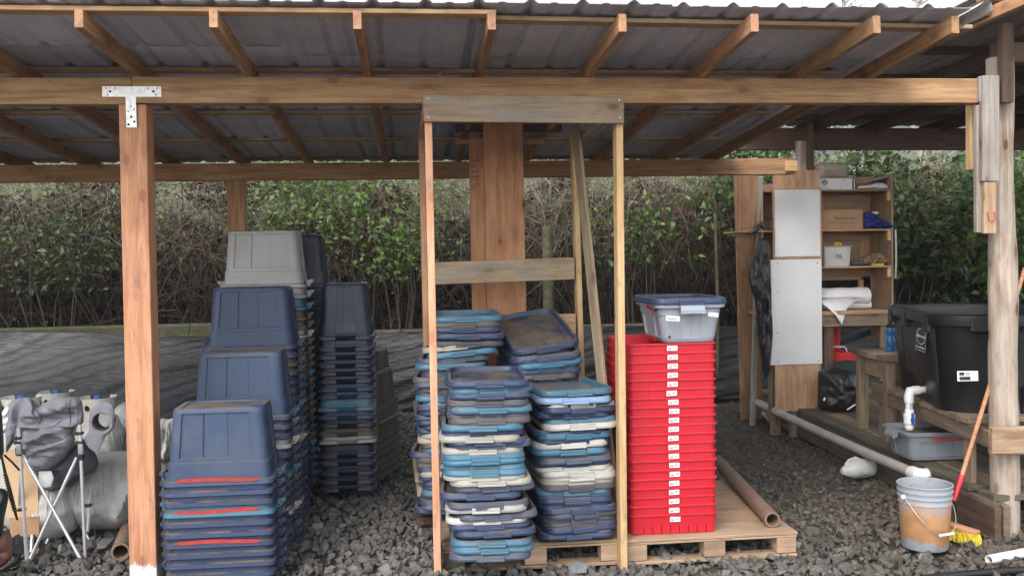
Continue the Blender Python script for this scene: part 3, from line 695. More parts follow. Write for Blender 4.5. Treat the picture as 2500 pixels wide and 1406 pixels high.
# folded edge trim along the right side of the roof
mb = MB(); mb.loft([[(2.68, Y, zs(Y)+.004), (2.715, Y, zs(Y)+.03), (2.75, Y, zs(Y)+.024), (2.76, Y, zs(Y)-.012)] for Y in (4.24, 5.5, 7, 8.6)], False, False, False, None, False)
mb.build('edge_trim', M['galv'], shed)

# ------------------------------------------------------------------ wooden stud frame around the lids
fr = empty('lid_rack', (.65, 5.5, 0), 'tall narrow frame of pale studs standing around the stacks of lids', 'rack')
def stick(name, a, b, wy, wz, m, up=(0,-1,0), lab=None, parent=fr): return lumber(name, a, b, wy, wz, m, parent, up=up, label=lab)
FX = at(1045, 300, 4.95).x; FX1 = gnd(1068, 1412).x
stick('stud', (FX1+.002, 4.975, 0.0), (FX+.001, 4.975, at(1040, 234, 4.93).z), .038, .089, 'salmon')
FX2, FX3 = at(1512, 300, 4.95).x, gnd(1523, 1390).x
stick('stud', (FX3, 4.985, 0.0), (FX2, 4.985, at(1512, 236, 4.93).z), .038, .089, 'yellow')
bl, bl2 = at(1028, 300, 6.2), at(1047, 1200, 6.2)
stick('stud', (bl2.x+.005, 6.2, 0), (bl.x, 6.2, 2.53), .038, .089, 'salmon')
br_ = at(1412, 640, 6.2)
stick('stud', (br_.x+.02, 6.2, .0), (br_.x-.02, 6.2, 2.5), .038, .089, 'yellow')
h0, h1 = at(1034, 264, 4.905), at(1523, 267, 4.905)
lumber('header_board', (h0.x, 4.915, h0.z), (h1.x, 4.915, h1.z-.004), .025, .141, 'grey', fr, label='weathered grey header board across the top of the frame')
mb = MB()
for px, py in ((1046, 241), (1514, 287), (1046, 287), (1512, 245)): p = at(px, py, 4.90); nail(mb, (p.x, 4.901, p.z), .004)
mb.build('nail', M['galv'], fr)
c0, c1 = at(1048, 668, 6.14), at(1402, 655, 6.14)
lumber('cross_board', c0, c1, .02, .145, 'grey', fr, label='weathered cross board behind the lids')
c0, c1 = at(1050, 802, 6.14), at(1405, 797, 6.14)
lumber('cross_board', c0, c1, .018, .17, 'ply', fr, label='lower plywood cross board behind the lids')
c0 = Vector((.0, 4.99+.06, 2.49)); 
lumber('side_rail', (FX-.005, 5.02, 2.50), (bl.x+.002, 6.14, 2.50), .036, .064, 'salmon', fr)
lumber('side_rail', (FX2-.002, 5.03, 2.49), (br_.x+.0, 6.14, 2.46), .036, .064, 'grey', fr)
lumber('diagonal_brace', at(1508, 1300, 5.22), at(1404, 302, 5.96), .022, .085, 'grey', fr, up=(-.3,.9,.2), label='weathered board leaning from the top back to the right foot')
q0 = at(1081, 1322, 5.16)
lumber('side_board', (q0.x-.012, 5.12, .16), (q0.x-.03, 5.2, 1.0), .02, .05, 'grey', fr, up=(0,-1,0))

# ------------------------------------------------------------------ pallets
def pallet(xa, xb, Yf, depth, ang, lab, left_mossy, deckm):
    e = empty('wooden_pallet', (xa, Yf, 0), lab, 'pallet', 'pallets under the lids and red totes', ang)
    wd = xb-xa; mw = lambda x, y, z, r=0: W(e) @ T(x, y, z) @ RZ(r)
    for i, y in enumerate((.05, depth/2, depth-.05)):
        mb = MB(); mb.bar(wd, .10, .019, .003); mb.build('base_board', M['pallet'], e, mw(0, y, .0125))
        for j, x in enumerate((.05, wd/2, wd-.065)):
            mm = 'mossy' if (j == 0 and left_mossy) else 'pallet'
            mb = MB(); mb.bar(.11 if j != 1 else .12, .10, .088, .004); o = mb.build('block', M[mm], e, mw(x-.05, y+.0015, .0695))
            if mm == 'mossy': o['label'] = 'green mossy block'
        mb = MB(); mb.bar(wd-.002, .10, .011, .002); mb.build('stringer_board', M['pallet'], e, mw(.001, y, .1195))
    mb = MB(); mb.bar(wd+.01, depth, .018, .004)
    # grain along x; deck of thin plywood
    mb.build('deck', M[deckm], e, mw(-.005, depth/2, .1345))
    return e
pallet(.135, 1.105, 5.03, 1.15, 0, 'left pallet with a green mossy block, under the stacks of lids', True, 'pallet')
pallet(1.13, 2.095, 5.0, 1.25, math.radians(.5), 'right pallet with plywood deck, under the red totes', False, 'pallet')

# ------------------------------------------------------------------ storage totes
def rr_ring(a, b, r, z, inset_long, inset_short, ul, us, cs=4):
    """rounded rectangle ring; a,b half sizes; ul/us: sample fractions with per-sample inset"""
    pts = []
    def side(p, q, nrm, us_, ins, f):
        for u, d in zip(us_, ins):
            t = (u+1)/2; pts.append((p[0]+(q[0]-p[0])*t-nrm[0]*d*f, p[1]+(q[1]-p[1])*t-nrm[1]*d*f, z))
    def corner(cx, cy, a0):
        for k in range(1, cs):
            an = a0+math.pi/2*k/cs; pts.append((cx+r*math.cos(an), cy+r*math.sin(an), z))
    side((-a+r,-b), (a-r,-b), (0,-1), *ul, inset_long); corner(a-r, -b+r, -math.pi/2)
    side((a,-b+r), (a,b-r), (1,0), *us, inset_short); corner(a-r, b-r, 0)
    side((a-r,b), (-a+r,b), (0,1), *ul, inset_long); corner(-a+r, b-r, math.pi/2)
    side((-a,b-r), (-a,-b+r), (-1,0), *us, inset_short); corner(-a+r, -b+r, math.pi)
    return pts
UL = ([-1,-.86,-.85,-.25,-.24,.36,.37,.375,.94,.95,1], [0,0,1,1,.75,.75,.0,1,1,0,0])
US = ([-1,-.50,-.49,.10,.11,.49,.50,1], [0,0,1,1,.6,.6,0,0])
def tote_meshes(L, Wd, H, key, nested=False, taper=.030):
    A, B = L/2, Wd/2; R = .045; rings = []
    def ring(z, off, il=0, ish=0, r=R): rings.append(rr_ring(A+off, B+off, r, z, il, ish, UL, US))
    tp = lambda z: -taper*(1-z/H)-.018-(.03*min(1, max(0, .78*H-z)/.03) if nested else 0)
    ring(.006, tp(0)-.045, r=.03); ring(.0, tp(0)-.040, r=.03); ring(0, tp(0)-.016); ring(.004, tp(0)-.005); ring(.014, tp(0)); ring(.026, tp(.026))
    ring(.028, tp(.03), .010, .009); ring(H*.64, tp(H*.64), .010, .009); ring(H*.645, tp(H*.645), 0, .009)
    ring(H*.70, tp(H*.70), 0, .009); ring(H*.705, tp(H*.705)+.004, 0, .01); ring(H*.79, tp(H*.79)+.004, 0, .01); ring(H-.03, tp(H-.03)+.004, 0, .01)
    ring(H-.026, -.010); ring(H-.024, .0); ring(H-.004, .003); ring(H, 0); ring(H, -.012); ring(H-.02, -.020); ring(H*.7, tp(H*.7)-.003)
    mb = MB(); mb.loft(rings, True, False, True)
    # hooked handles at both short ends
    def handle(s):
        hb = MB(); pr = [(A-.01,H-.010),(A+.016,H-.005),(A+.025,H-.014),(A+.042,H-.050),(A+.036,H-.050),(A+.019,H-.019),(A+.012,H-.013),(A-.01,H-.017)]
        hb.loft([[(s*x, y, z) for x, z in (pr if s > 0 else pr[::-1])] for y in (-.068, -.06, .06, .068)], True, True, False)
        hb.box(min(s*(A+.024),s*(A+.044)), max(s*(A+.024),s*(A+.044)), -.069, .069, H-.054, H-.036)
        for q in (-.055, .055): hb.box(min(s*(A+.0),s*(A+.026)), max(s*(A+.0),s*(A+.026)), q-.003, q+.003, H-.05, H-.018)
        return hb
    return mb, handle(1), handle(-1)
TOTE = {}
def get_tote(kind, m, nested=False):
    k = (kind, m, nested)
    if k not in TOTE:
        dims = {'big': (.565, .405, .40), 'low': (.60, .395, .222), 'tub': (.53, .41, .20)}[kind]
        b, h1, h2 = tote_meshes(*dims, kind, nested)
        TOTE[k] = tuple(x.mesh(f'{kind}_tote_mesh', M[m]) for x in (b, h1, h2)) + (dims[2],)
    return TOTE[k]
def make_tote(kind, m, mw, label, group=None, name='storage_tote', nested=False):
    tb, h1, h2, H = get_tote(kind, m, nested)
    e = bpy.data.objects.new(name, None); e.empty_display_size = .1; COL.objects.link(e); e.matrix_basis = mw
    tag(e, label, 'tote', group)
    for nm, me in (('body', tb), ('handle', h1), ('handle', h2)): link(nm, me, e, mw)
    return e
def stripe(parent, x0, x1, y, z, h, seed, name='spray_stripe', ax='x', m='spray'):
    """thin sprayed stripe on a face"""
    r = random.Random(seed); n_ = 16; mb = MB(); top, bot = [], []
    for i in range(n_+1):
        t = i/n_; k = min(1, min(t, 1-t)*9+.25)
        x = x0+(x1-x0)*t; zz = z+.004*math.sin(t*5+seed)+r.uniform(-.001,.001)
        top.append((x, zz+h/2*k)); bot.append((x, zz-h/2*k))
    f = (lambda a, b: (a, y, b)) if ax == 'x' else (lambda a, b: (y, a, b))
    f2 = (lambda a, b: (a, y+.001, b)) if ax == 'x' else (lambda a, b: (y+.001, a, b))
    mb.loft([[f(*p) for p in top], [f(*p) for p in bot], [f2(*p) for p in bot], [f2(*p) for p in top]], False, False, False, None, False)
    return mb.build(name, M[m], parent)
ONE = ['','first','second','third','fourth','fifth','sixth','seventh','eighth','ninth']
ORD = ['topmost','second','third','fourth','fifth','sixth','seventh','eighth','ninth','tenth','eleventh','twelfth','thirteenth','fourteenth','fifteenth','sixteenth','seventeenth','eighteenth','nineteenth','twentieth']+['twenty-'+x for x in ONE[1:]]+['thirtieth']+['thirty-'+x for x in ONE[1:]]+['fortieth']+['forty-'+x for x in ONE[1:]]
CN = {'navy':'navy','deepnavy':'dark navy','slate':'slate blue','dusty_navy':'dusty blue','teal':'light blue','peri':'periwinkle','beige':'beige','white':'off-white','greyp':'grey','palegrey':'pale grey','taupe':'taupe','dark_slate':'charcoal','red':'red'}
def place(i): return 'topmost' if i == 0 else ORD[i]+' from the top'
rs = random.Random(5)
def tote_stack(cx, Yf, top, cols, where, group, ang=0.0, pitch=.055, width='long', jit=.0015, stripes=(), zlist=None):
    """inverted nested totes; top = height of the topmost base; Yf = front face"""
    dep = .2025 if width == 'long' else .2825
    for i, cname in enumerate(cols):
        z = (top - sum(pitch[:i]) if isinstance(pitch, list) else top - i*pitch) if zlist is None else zlist[i]
        if z-.40 < -.03: break
        a = ang + (math.pi/2 if width != 'long' else 0) + rs.uniform(-.005, .005)
        mw = T(cx+rs.uniform(-jit, jit), Yf+dep+rs.uniform(-jit, jit), z) @ RZ(a) @ RX(math.pi + rs.uniform(-.004,.004))
        o = make_tote('big', cname, mw, f"{CN[cname]} upside down tote, {place(i)} {where}", group, nested=i > 0)
        if i in stripes: stripe(o, cx-.235+rs.uniform(0,.03), cx+.19+rs.uniform(0,.03), Yf-.0035, z-.368, .02, i)
n_, s_, d_, t_, g_, tp_ = 'navy', 'slate', 'dusty_navy', 'teal', 'greyp', 'taupe'
xA = at(538, 1100, 5.1).x
tote_stack(xA, 5.0, .935, [d_, n_, n_, t_, n_, n_, n_, n_, n_, n_], 'of the nearest tote stack', 'front stack of upside down totes', .0, .054, stripes=(0, 3, 6))
xB = at(590, 950, 5.68).x
tote_stack(xB, 5.58, at(590, 862, 5.58).z, [d_, s_, n_, g_, n_, n_, t_, s_, n_, n_, g_, n_, s_, n_, n_, t_], 'of the second tote stack', 'second stack of upside down totes', .01, .056, stripes=(3,))
xC = at(615, 780, 6.22).x
tote_stack(xC, 6.12, at(616, 702, 6.12).z, ['navy', n_, tp_, s_, n_, n_, d_, t_, n_, s_, t_, g_, n_, t_, n_, n_, s_, n_, n_, n_, n_], 'of the third tote stack', 'third stack of upside down totes', .0, .056, stripes=(2, 8))
xD = at(645, 620, 6.72).x
pD = [.075,.085,.07,.06,.065,.055,.06]+[.055]*20
tote_stack(xD, 6.62, at(640, 562, 6.62).z, ['palegrey', 'palegrey', t_, tp_, tp_, g_, tp_, tp_, tp_, tp_, t_, tp_, n_, tp_, tp_, tp_, n_, n_, tp_, t_, n_, n_, n_, n_, n_], 'of the tall grey-topped stack', 'tall rear stack of upside down totes', .0, pD, stripes=(1,))
tote_stack(at(712, 620, 7.3).x, 7.15, at(770, 572, 7.15).z, ['deepnavy']*22, 'of the tall dark rear stack', 'dark rear stack of upside down totes', .03, .056)
pF = [.066]+[.056]*20
xF = at(844, 780, 6.9).x; zF0 = at(846, 692, 6.72).z
yl = [830,849,868,889,908,927,947,965,995,1015,1035,1055,1074,1109,1128,1152,1173,1191]
zl = [at(846, y+9, 6.72).z+.40 for y in yl]; zl[0] = zF0
tote_stack(xF, 6.72, zF0, ['deepnavy']*6+[n_,n_,t_,n_,'deepnavy',tp_,'greyp']+['deepnavy']*5, 'of the stack with handles facing out', 'stack of navy totes with handles facing out', .02, .055, 'short', .004, zlist=[max(z, .402) for z in zl])
tote_stack(at(870, 950, 7.6).x, 7.5, at(925, 856, 7.5).z, [tp_]*13, 'of the taupe stack behind the navy', 'taupe totes behind the navy totes', -.12, .057)
tote_stack(at(898, 1000, 7.35).x-.02, 7.2, at(955, 912, 7.2).z, [tp_]*11, 'of the lower taupe stack', 'lower stack of taupe totes', -.3, .058, 'short')

# ------------------------------------------------------------------ lids
def lid_meshes():
    A, B = .205, .300; R = .068
    ul = ([-1, -.5, 0, .5, 1], [0]*5)
    def ring(z, off, r=R): return rr_ring(A+off, B+off, r, z, 0, 0, ul, ul, 5)
    rings = [ring(.002, .001), ring(0, .003), ring(.010, .0045), ring(.0115, .003), ring(.026, .001), ring(.032, -.003), ring(.034, -.009), ring(.032, -.018), ring(.010, -.027), ring(.008, -.033), ring(.008, -.055), ring(.012, -.062), ring(.012, -.085)]
    mb = MB(); mb.loft(rings, False, True, True)
    def latch(s):
        lb = MB(); pr = [(B-.002,.0275),(B+.009,.027),(B+.013,.024),(B+.0145,.018),(B+.0125,.0165),(B+.0155,.013),(B+.0135,.010),(B+.0165,.005),(B+.0165,-.001),(B+.0,-.001)]
        lb.loft([[(x, s*y, z) for y, z in (pr if s < 0 else pr[::-1])] for x in (-.07, .07)], True, True, False)
        return lb
    return mb, latch(-1), latch(1)
LB = lid_meshes(); LID = {}
def make_lid(m, mw, label, group):
    if m not in LID: LID[m] = tuple(x.mesh('lid_mesh', M[m]) for x in LB)
    e = bpy.data.objects.new('tote_lid', None); e.empty_display_size = .1; COL.objects.link(e); e.matrix_basis = mw
    tag(e, label, 'lid', group)
    for nm, me in zip(('panel', 'latch', 'latch'), LID[m]): link(nm, me, e, mw)
    return e
def lid_column(lst, Yf, where, group, yaw0=0.0, ztop=None, tilts={}):
    rr_ = random.Random(hash(group) % 100 if False else len(group)); prev = None
    zs_ = [at(cx, y, Yf-.01).z for c, y, cx in lst]
    for i in range(len(lst)-2, -1, -1): zs_[i] = max(zs_[i], zs_[i+1]+.017)
    for i, (c, y, cx) in enumerate(lst):
        x = at(cx, y, Yf).x; yaw = yaw0+rr_.uniform(-.07, .07)
        ax, ay = tilts.get(i, (rr_.uniform(-.012,.012), rr_.uniform(-.012,.012)))
        mw = T(x, Yf+.30+rr_.uniform(-.012,.012), zs_[i]) @ RZ(yaw) @ RY(ay) @ RX(ax)
        make_lid(c, mw, f"{CN[c]} tote lid, {place(i)} {where}", group)
FL = [(n_,944,1201),(t_,960,1202),(n_,975,1210),('dark_slate',993,1206),(t_,1008,1201),(s_,1024,1201),(tp_,1037,1200),(t_,1053,1179),(n_,1068,1169),('beige',1081,1169),(n_,1090,1193),(s_,1096,1205),('beige',1111,1176),(t_,1124,1173),(t_,1134,1173),(t_,1150,1188),(t_,1164,1188),('beige',1173,1188),('beige',1187,1209),(s_,1202,1218),(n_,1220,1173),(s_,1243,1189),(g_,1250,1199),(s_,1270,1227),('white',1279,1199),(n_,1296,1199),(n_,1312,1224),(t_,1334,1222),(t_,1349,1217),(s_,1367,1217)]
FL = [(q, y, 1193+(x-1193)*.55) for q, y, x in FL]
lid_column(FL, 4.70, 'of the front left lid column', 'front left column of lids', .0)
FR = [(t_,968,1396),('peri',984,1400),(n_,993,1401),('beige',1000,1402),(n_,1010,1402),(n_,1022,1400),(t_,1036,1418),('white',1048,1418),(n_,1064,1388),(t_,1072,1388),(n_,1085,1382),('white',1093,1382),(n_,1102,1381),(t_,1109,1381),(s_,1122,1393),(s_,1131,1393),(n_,1142,1395),('white',1152,1396),('white',1162,1398),('white',1175,1414),('beige',1183,1408),('dark_slate',1197,1408),(t_,1209,1404),(s_,1219,1406),(n_,1231,1408),(n_,1241,1410),(n_,1253,1412),('dark_slate',1264,1413),(s_,1275,1413),('dark_slate',1287,1412),(n_,1301,1411),(n_,1316,1412)]
FR = [(q, y, 1398+(x-1398)*.7) for q, y, x in FR]
lid_column(FR, 4.99, 'of the front right lid column', 'front right column of lids', .10)
rb2 = random.Random(3); pal = [n_, n_, t_, s_, n_, 'dark_slate', 'beige', tp_, n_]
BL = [(t_,785,1144),(tp_,799,1143),(n_,811,1145),(n_,827,1150),('dark_slate',845,1146),('beige',860,1124),(t_,874,1130)]
y = 888
while y < 1260: BL.append((rb2.choice(pal), y, 1100+rb2.uniform(-14, 14))); y += 11.5
BL = [(c, y, x+(2 if y < 880 else 12)) for c, y, x in BL]
lid_column(BL, 5.50, 'of the rear left lid column', 'rear left column of lids', -.05, tilts={5:(-.05,-.10), 6:(-.04,-.09), 7:(-.02,-.06)})
BR = [(n_,822,1322),(t_,868,1325),(s_,876,1330),(n_,884,1328),(t_,893,1330),(t_,902,1328)]
y = 915
while y < 1200: BR.append((rb2.choice(pal), y, 1328+rb2.uniform(-10, 10))); y += 12
lid_column(BR, 5.50, 'of the rear right lid column', 'rear right column of lids', .12, tilts={0:(.30,-.13), 1:(.10,-.08), 2:(.02,-.06), 3:(.0,-.05), 4:(.02,-.07), 5:(0,-.06)})

# scrap boards stacked behind the left edge of the frame
for i in range(13):
    zz = .02+i*.083+rb2.uniform(0,.01); xx = .04+rb2.uniform(-.03,.03)+.006*i
    m_ = ['grey','dark','muddy','silver'][i%4]
    o = lumber('scrap_board', (xx, 5.72+rb2.uniform(-.05,.05), zz), (xx+rb2.uniform(-.03,.03), 6.6, zz), .11+rb2.uniform(-.02,.03), .035+rb2.uniform(0,.02), m_, None)
    tag(o, f"weathered scrap board, {place(12-i)} of the pile behind the left stud", 'board', 'scrap boards piled behind the left stud')

# ------------------------------------------------------------------ red totes
ulr = ([-1,-.93,-.92,-.62,-.61,-.60,-.2,-.19,-.18,.42,.43,.44,.9,.91,1], [0,0,0,0,-1,0,0,-1,0,0,-1,0,0,-1,0])
slots = []; sv = []
for u in np.linspace(-.8, .86, 8): slots += [u-.012, u-.011, u+.011, u+.012]; sv += [0, 1, 1, 0]
uls = ([-1]+slots+[1], [0]+sv+[0])
def red_mesh(L, Wd, H, bottom):
    A, B = L/2, Wd/2; mb = MB(); ul = uls if bottom else ulr; R = .03
    def ring(z, off, f): return rr_ring(A+off, B+off, R, z, f, f, ul, ul)
    tp = lambda z: -.004*(1-z/H)-.004; f = .0015
    if bottom: rings = [ring(0, tp(0)-.004, 0), ring(.005, tp(0), 0), ring(.0055, tp(0), .02), ring(.045, tp(.04), .02), ring(.046, tp(.04), 0), ring(H-.012, tp(H), 0)]
    else: rings = [ring(0, tp(0)-.004, f), ring(.005, tp(0), f), ring(H-.012, tp(H), f)]
    rings += [ring(H-.0105, .0015, 0), ring(H-.009, .003, 0), ring(H-.002, .003, 0), ring(H, .002, 0), ring(H, -.006, 0), ring(H-.012, -.012, 0), ring(.012, tp(0)-.01, 0)]
    mb.loft(rings, True, True, False); return mb.mesh('red_tote_mesh', M['red'])
RL, RW = .500, .64; RH = at(1640, 1255, 5.07).z-.1445
rm, rm2 = red_mesh(RL, RW, RH, False), red_mesh(RL, RW, RH, True)
rx = (at(1531, 1000, 5.08).x+at(1753, 1000, 5.08).x)/2
lm = MB(); lm.box(-.029, .029, -.001, 0, -.014, .014); lme = lm.mesh('label_mesh', M['label'])
lp = MB()
for k in range(3): lp.box(-.024, -.004, -.002, -.0011, -.002-.004*k+.001, -.002-.004*k+.0032)
pme = lp.mesh('print_mesh', M['redink']); lp = MB()
for k in range(5): lp.box(.002+.004*k, .0045+.004*k, -.002, -.0011, -.006, .008)
pme2 = lp.mesh('print2_mesh', M['greyink'])
for i in range(20):
    k = 19-i; rim = at(1640, 1255-21.95*i, 5.07).z; zb_ = rim-RH
    mw = T(rx+rs.uniform(-.004,.004), 5.07+RW/2+rs.uniform(-.003,.003), zb_) @ RZ(-.006+rs.uniform(-.010,.010)) @ RY(rs.uniform(-.003,.003))
    e = bpy.data.objects.new('red_tote', None); COL.objects.link(e); e.matrix_basis = mw
    tag(e, f"red nesting tote, {place(k)} of the red stack on the pallet" if i else 'red nesting tote at the bottom of the red stack, with slots along its foot', 'tote', 'stack of red nesting totes')
    link('body', rm2 if i == 0 else rm, e, mw)
    off = rs.uniform(-.004, .004) + (-.01 if k == 5 else 0)
    lw = T(rx+off, 5.07-.0045, zb_+RH-.0265) @ RY(rs.uniform(-.03,.03))
    l = link('label', lme, e, lw); link('print', pme, l, lw); link('print', pme2, l, lw)

# grey tub with navy lid on the red stack
ztop = at(1640, 838, 5.1).z
def text(s, size, m, mw, parent, name='lettering', extr=.0006, sx=1.0):
    cu = bpy.data.curves.new('t', 'FONT'); cu.body = s; cu.size = size; cu.extrude = extr; cu.align_x = 'CENTER'; cu.align_y = 'CENTER'; cu.resolution_u = 2
    o = bpy.data.objects.new('t', cu); COL.objects.link(o); bpy.context.view_layer.update()
    me = bpy.data.meshes.new_from_object(o.evaluated_get(bpy.context.evaluated_depsgraph_get())); me.materials.clear(); me.materials.append(M[m])
    bpy.data.objects.remove(o); bpy.data.curves.remove(cu)
    return link(name, me, parent, mw @ Matrix.Diagonal((sx, 1, 1, 1)))
FRONT = RX(math.pi/2)
gx = (at(1608, 800, 5.1).x+at(1772, 800, 5.1).x)/2
mw = T(gx, 5.08+.30, ztop-.002) @ RZ(math.pi/2-.03)
tub = make_tote('low', 'tubgrey', mw, 'pale grey tub with red spray marks and a paper name tag, on the red stack')
yf = 5.073
for (px, py, wd_, hh, a) in ((1642, 777, .078, .028, -.06), (1741, 768, .058, .022, -.12)):
    p = at(px, py, yf); q = T(p.x, yf+.004-.008, p.z) @ RY(-a)
    mb = MB(); mb.box(-wd_/2, wd_/2, -.001, 0, -hh/2, hh/2); l = mb.build('paper_tag', M['label'], tub, q)
    if wd_ > .07: text('Hawks', .022, 'bluevalve', q @ T(-.004, -.0015, -.002) @ FRONT, l, sx=1.0)
stripe(tub, 5.13, 5.33, gx-.2035, ztop+.192, .022, 3, ax='y'); stripe(tub, 5.13, 5.38, gx-.195, ztop+.02, .02, 5, ax='y')
p = at(1635, 823, yf); mb = MB(); mb.lathe([(0,0),(.008,0),(.009,.001)], 7, T(p.x, yf+.005, p.z) @ RX(math.pi/2)); mb.build('mud_spot', M['mud'], tub)
mw = T(gx, 5.08+.30, ztop+.214) @ RZ(-.03)
tlid = make_lid('navy', mw @ Matrix.Diagonal((1.02,1.02,1.1,1)), 'dirty navy lid closing the pale grey tub on the red stack', None)
mb = MB(); rg = rr_ring(.205*1.02-.05, .3*1.02-.05, .03, 0, 0, 0, ([-1,0,1],[0]*3), ([-1,0,1],[0]*3))
mb.loft([[(x, y, .0165+.0) for x, y, z in rg], [(x*.97, y*.97, .0205) for x, y, z in rg]], False, True, True)
mb.build('dirt', M['mud'], tlid, mw)
# ------------------------------------------------------------------ neighbouring shed on the right
s2 = empty('neighbouring_shed', (5, 7.4, 0), 'second timber shed with dark iron roof on log posts, along the right side', 'shed')
def L2(name, a, b, wy, wz, m, lab=None, up=(0,0,1), c=.003): return lumber(name, a, b, wy, wz, m, s2, up=up, c=c, label=lab)
def log(name, pts, rad, m, parent, seed, n_=22):
    """peeled pole with knots, a drying crack and uneven girth"""
    r = random.Random(seed); mb = MB(); rings = []
    p0, p1 = Vector(pts[0]), Vector(pts[1]); H = (p1-p0).length; K = 60
    for k in range(K+1):
        t = k/K; p = p0.lerp(p1, t); rad_ = rad[0]+(rad[1]-rad[0])*t; ring = []
        for j in range(n_):
            a = 2*math.pi*j/n_; d = noise.noise((math.cos(a)*1.2+seed, math.sin(a)*1.2, t*H*1.6))*.012 + noise.noise((math.cos(a)*3, math.sin(a)*3+seed, t*H*7))*.004
            if j == int(n_*.71) and .1 < t < .93: d -= .012
            ring.append((p.x+(rad_+d)*math.cos(a), p.y+(rad_+d)*math.sin(a), p.z))
        rings.append(ring)
    mb.loft(rings, True, True, True)
    vx = (p1-p0).normalized(); z = Vector((0,-1,0)); y = z.cross(vx).normalized(); z = vx.cross(y)
    R = Matrix(((vx.x,y.x,z.x,p0.x),(vx.y,y.y,z.y,p0.y),(vx.z,y.z,z.z,p0.z),(0,0,0,1)))
    inv = R.inverted(); mb.v = [tuple(inv @ Vector(v)) for v in mb.v]
    return mb.build(name, M[m], parent, R)
LY = 5.27; lt = at(2440, 143, LY); lb_ = at(2453, 1295, LY)
lp0 = Vector((lb_.x, LY, -.05)); lp1 = Vector((lt.x+.005, LY, lt.z))
log('log_post', (lp0, lp1), (.084, .070), 'log', s2, 4)['label'] = 'peeled grey log post at the front of the shed'
q = at(1953, 360, 8.9)
log('log_post', ((q.x+.12, 8.9, -.05), (q.x+.02, 8.9, 2.78)), (.07, .065), 'log', s2, 9)['label'] = 'rear log post behind the white panels'
L2('cleat', (at(1972,300,8.8).x+.03, 8.81, 2.2), (at(1972,300,8.8).x+.02, 8.81, 2.95), .04, .09, 'dark', up=(0,-1,0))
# boards nailed to the front log
def vb(px0, px1, py0, py1, Y, m, th=.03, lab=None):
    a, b = at((px0+px1)/2, py0, Y), at((px0+px1)/2, py1, Y); wd_ = at(px1, py0, Y).x-at(px0, py0, Y).x
    return L2('nailed_board', (a.x, Y, b.z), (a.x, Y, a.z), wd_, th, m, lab, up=(0,-1,0))
vb(2380, 2409, 258, 568, 5.165, 'silver', .035)
vb(2394, 2436, 186, 443, 5.125, 'silver', .035, 'wide grey board nailed across the beam end')
vb(2399, 2429, 445, 570, 5.13, 'split', .03, 'short pale board')
vb(2364, 2376, 256, 415, 5.25, 'yellow', .06)
vb(2441, 2469, 60, 252, 5.15, 'dark', .05, 'dark brown cleat on the log')
vb(2388, 2399, 188, 250, 5.14, 'silver', .03)
a, b = at(2420, 1076, 5.12), at(2560, 1066, 5.12)
L2('front_rail', (a.x, 5.13, a.z), (a.x+1.1, 5.10, a.z-.02), .05, .165, 'split', 'rough sawn slab nailed across the log post', c=.012)
# framing under its roof
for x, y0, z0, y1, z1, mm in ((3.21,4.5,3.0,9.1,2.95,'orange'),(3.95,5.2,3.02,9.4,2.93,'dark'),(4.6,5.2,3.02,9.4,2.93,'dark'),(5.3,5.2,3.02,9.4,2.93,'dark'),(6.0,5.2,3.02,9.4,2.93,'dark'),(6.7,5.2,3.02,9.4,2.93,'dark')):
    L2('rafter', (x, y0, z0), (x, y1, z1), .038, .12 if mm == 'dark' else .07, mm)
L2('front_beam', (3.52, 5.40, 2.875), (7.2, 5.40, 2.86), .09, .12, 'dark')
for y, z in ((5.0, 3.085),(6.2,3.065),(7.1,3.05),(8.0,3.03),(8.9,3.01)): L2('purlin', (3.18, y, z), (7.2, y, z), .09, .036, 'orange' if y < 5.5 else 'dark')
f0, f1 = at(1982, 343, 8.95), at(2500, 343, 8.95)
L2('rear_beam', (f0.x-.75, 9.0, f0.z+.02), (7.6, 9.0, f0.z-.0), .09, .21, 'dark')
def zs2(Y): return 3.108-.018*(Y-5.0)
for i in range(5):
    sheet('roof_sheet', 3.15+i*.9, 4.1+i*.9, 4.72+.03*(i%2), 9.6, zs2, s2, 'steel2', .05, .002*(i%2))
L2('gutter_board', (3.16, 4.9, 3.02), (3.16, 9.3, 2.95), .02, .10, 'dark')
# ground sills, deck boards and tank bench
def xe_(Y): return 3.37+.055*(Y-5.2)            # left edge line of the platform
L2('sill', (xe_(5.15), 5.15, .10), (xe_(9.7), 9.7, .11), .045, .22, 'muddy', c=.006)
L2('sill', (xe_(5.10)+.05, 5.12, .09), (xe_(6.4)+.05, 6.4, .12), .045, .22, 'bench', c=.006)
L2('sill_end', (xe_(5.1)-.04, 5.07, .10), (xe_(5.9)-.04, 5.9, .10), .04, .21, 'dark', c=.006)
for k in range(9):
    L2('deck_board', (xe_(5.4)+.04+.148*k, 5.40+.02*(k%3), .235), (xe_(9.6)+.04+.148*k, 9.6, .245), .141, .034, 'muddy' if k%2 == 0 else 'bench', c=.004)
L2('step_board', (xe_(5.3), 5.27, .225), (xe_(5.3)+1.3, 5.27, .225), .16, .035, 'muddy')
L2('bench_rail', (3.36, 5.165, .575), (3.615, 7.12, .575), .038, .095, 'bench', 'weathered rail along the front of the tank bench')
for k in range(12): L2('bench_slat', (3.37+.0205*k, 5.50+.145*k, .642), (4.9, 5.50+.145*k-.0, .642), .135, .035, 'bench', c=.004)
for y in (5.5, 6.95): L2('bench_leg', (3.395+.13*(y-5.3), y, .25), (3.395+.13*(y-5.3), y, .60), .038, .08, 'bench', up=(0,-1,0))
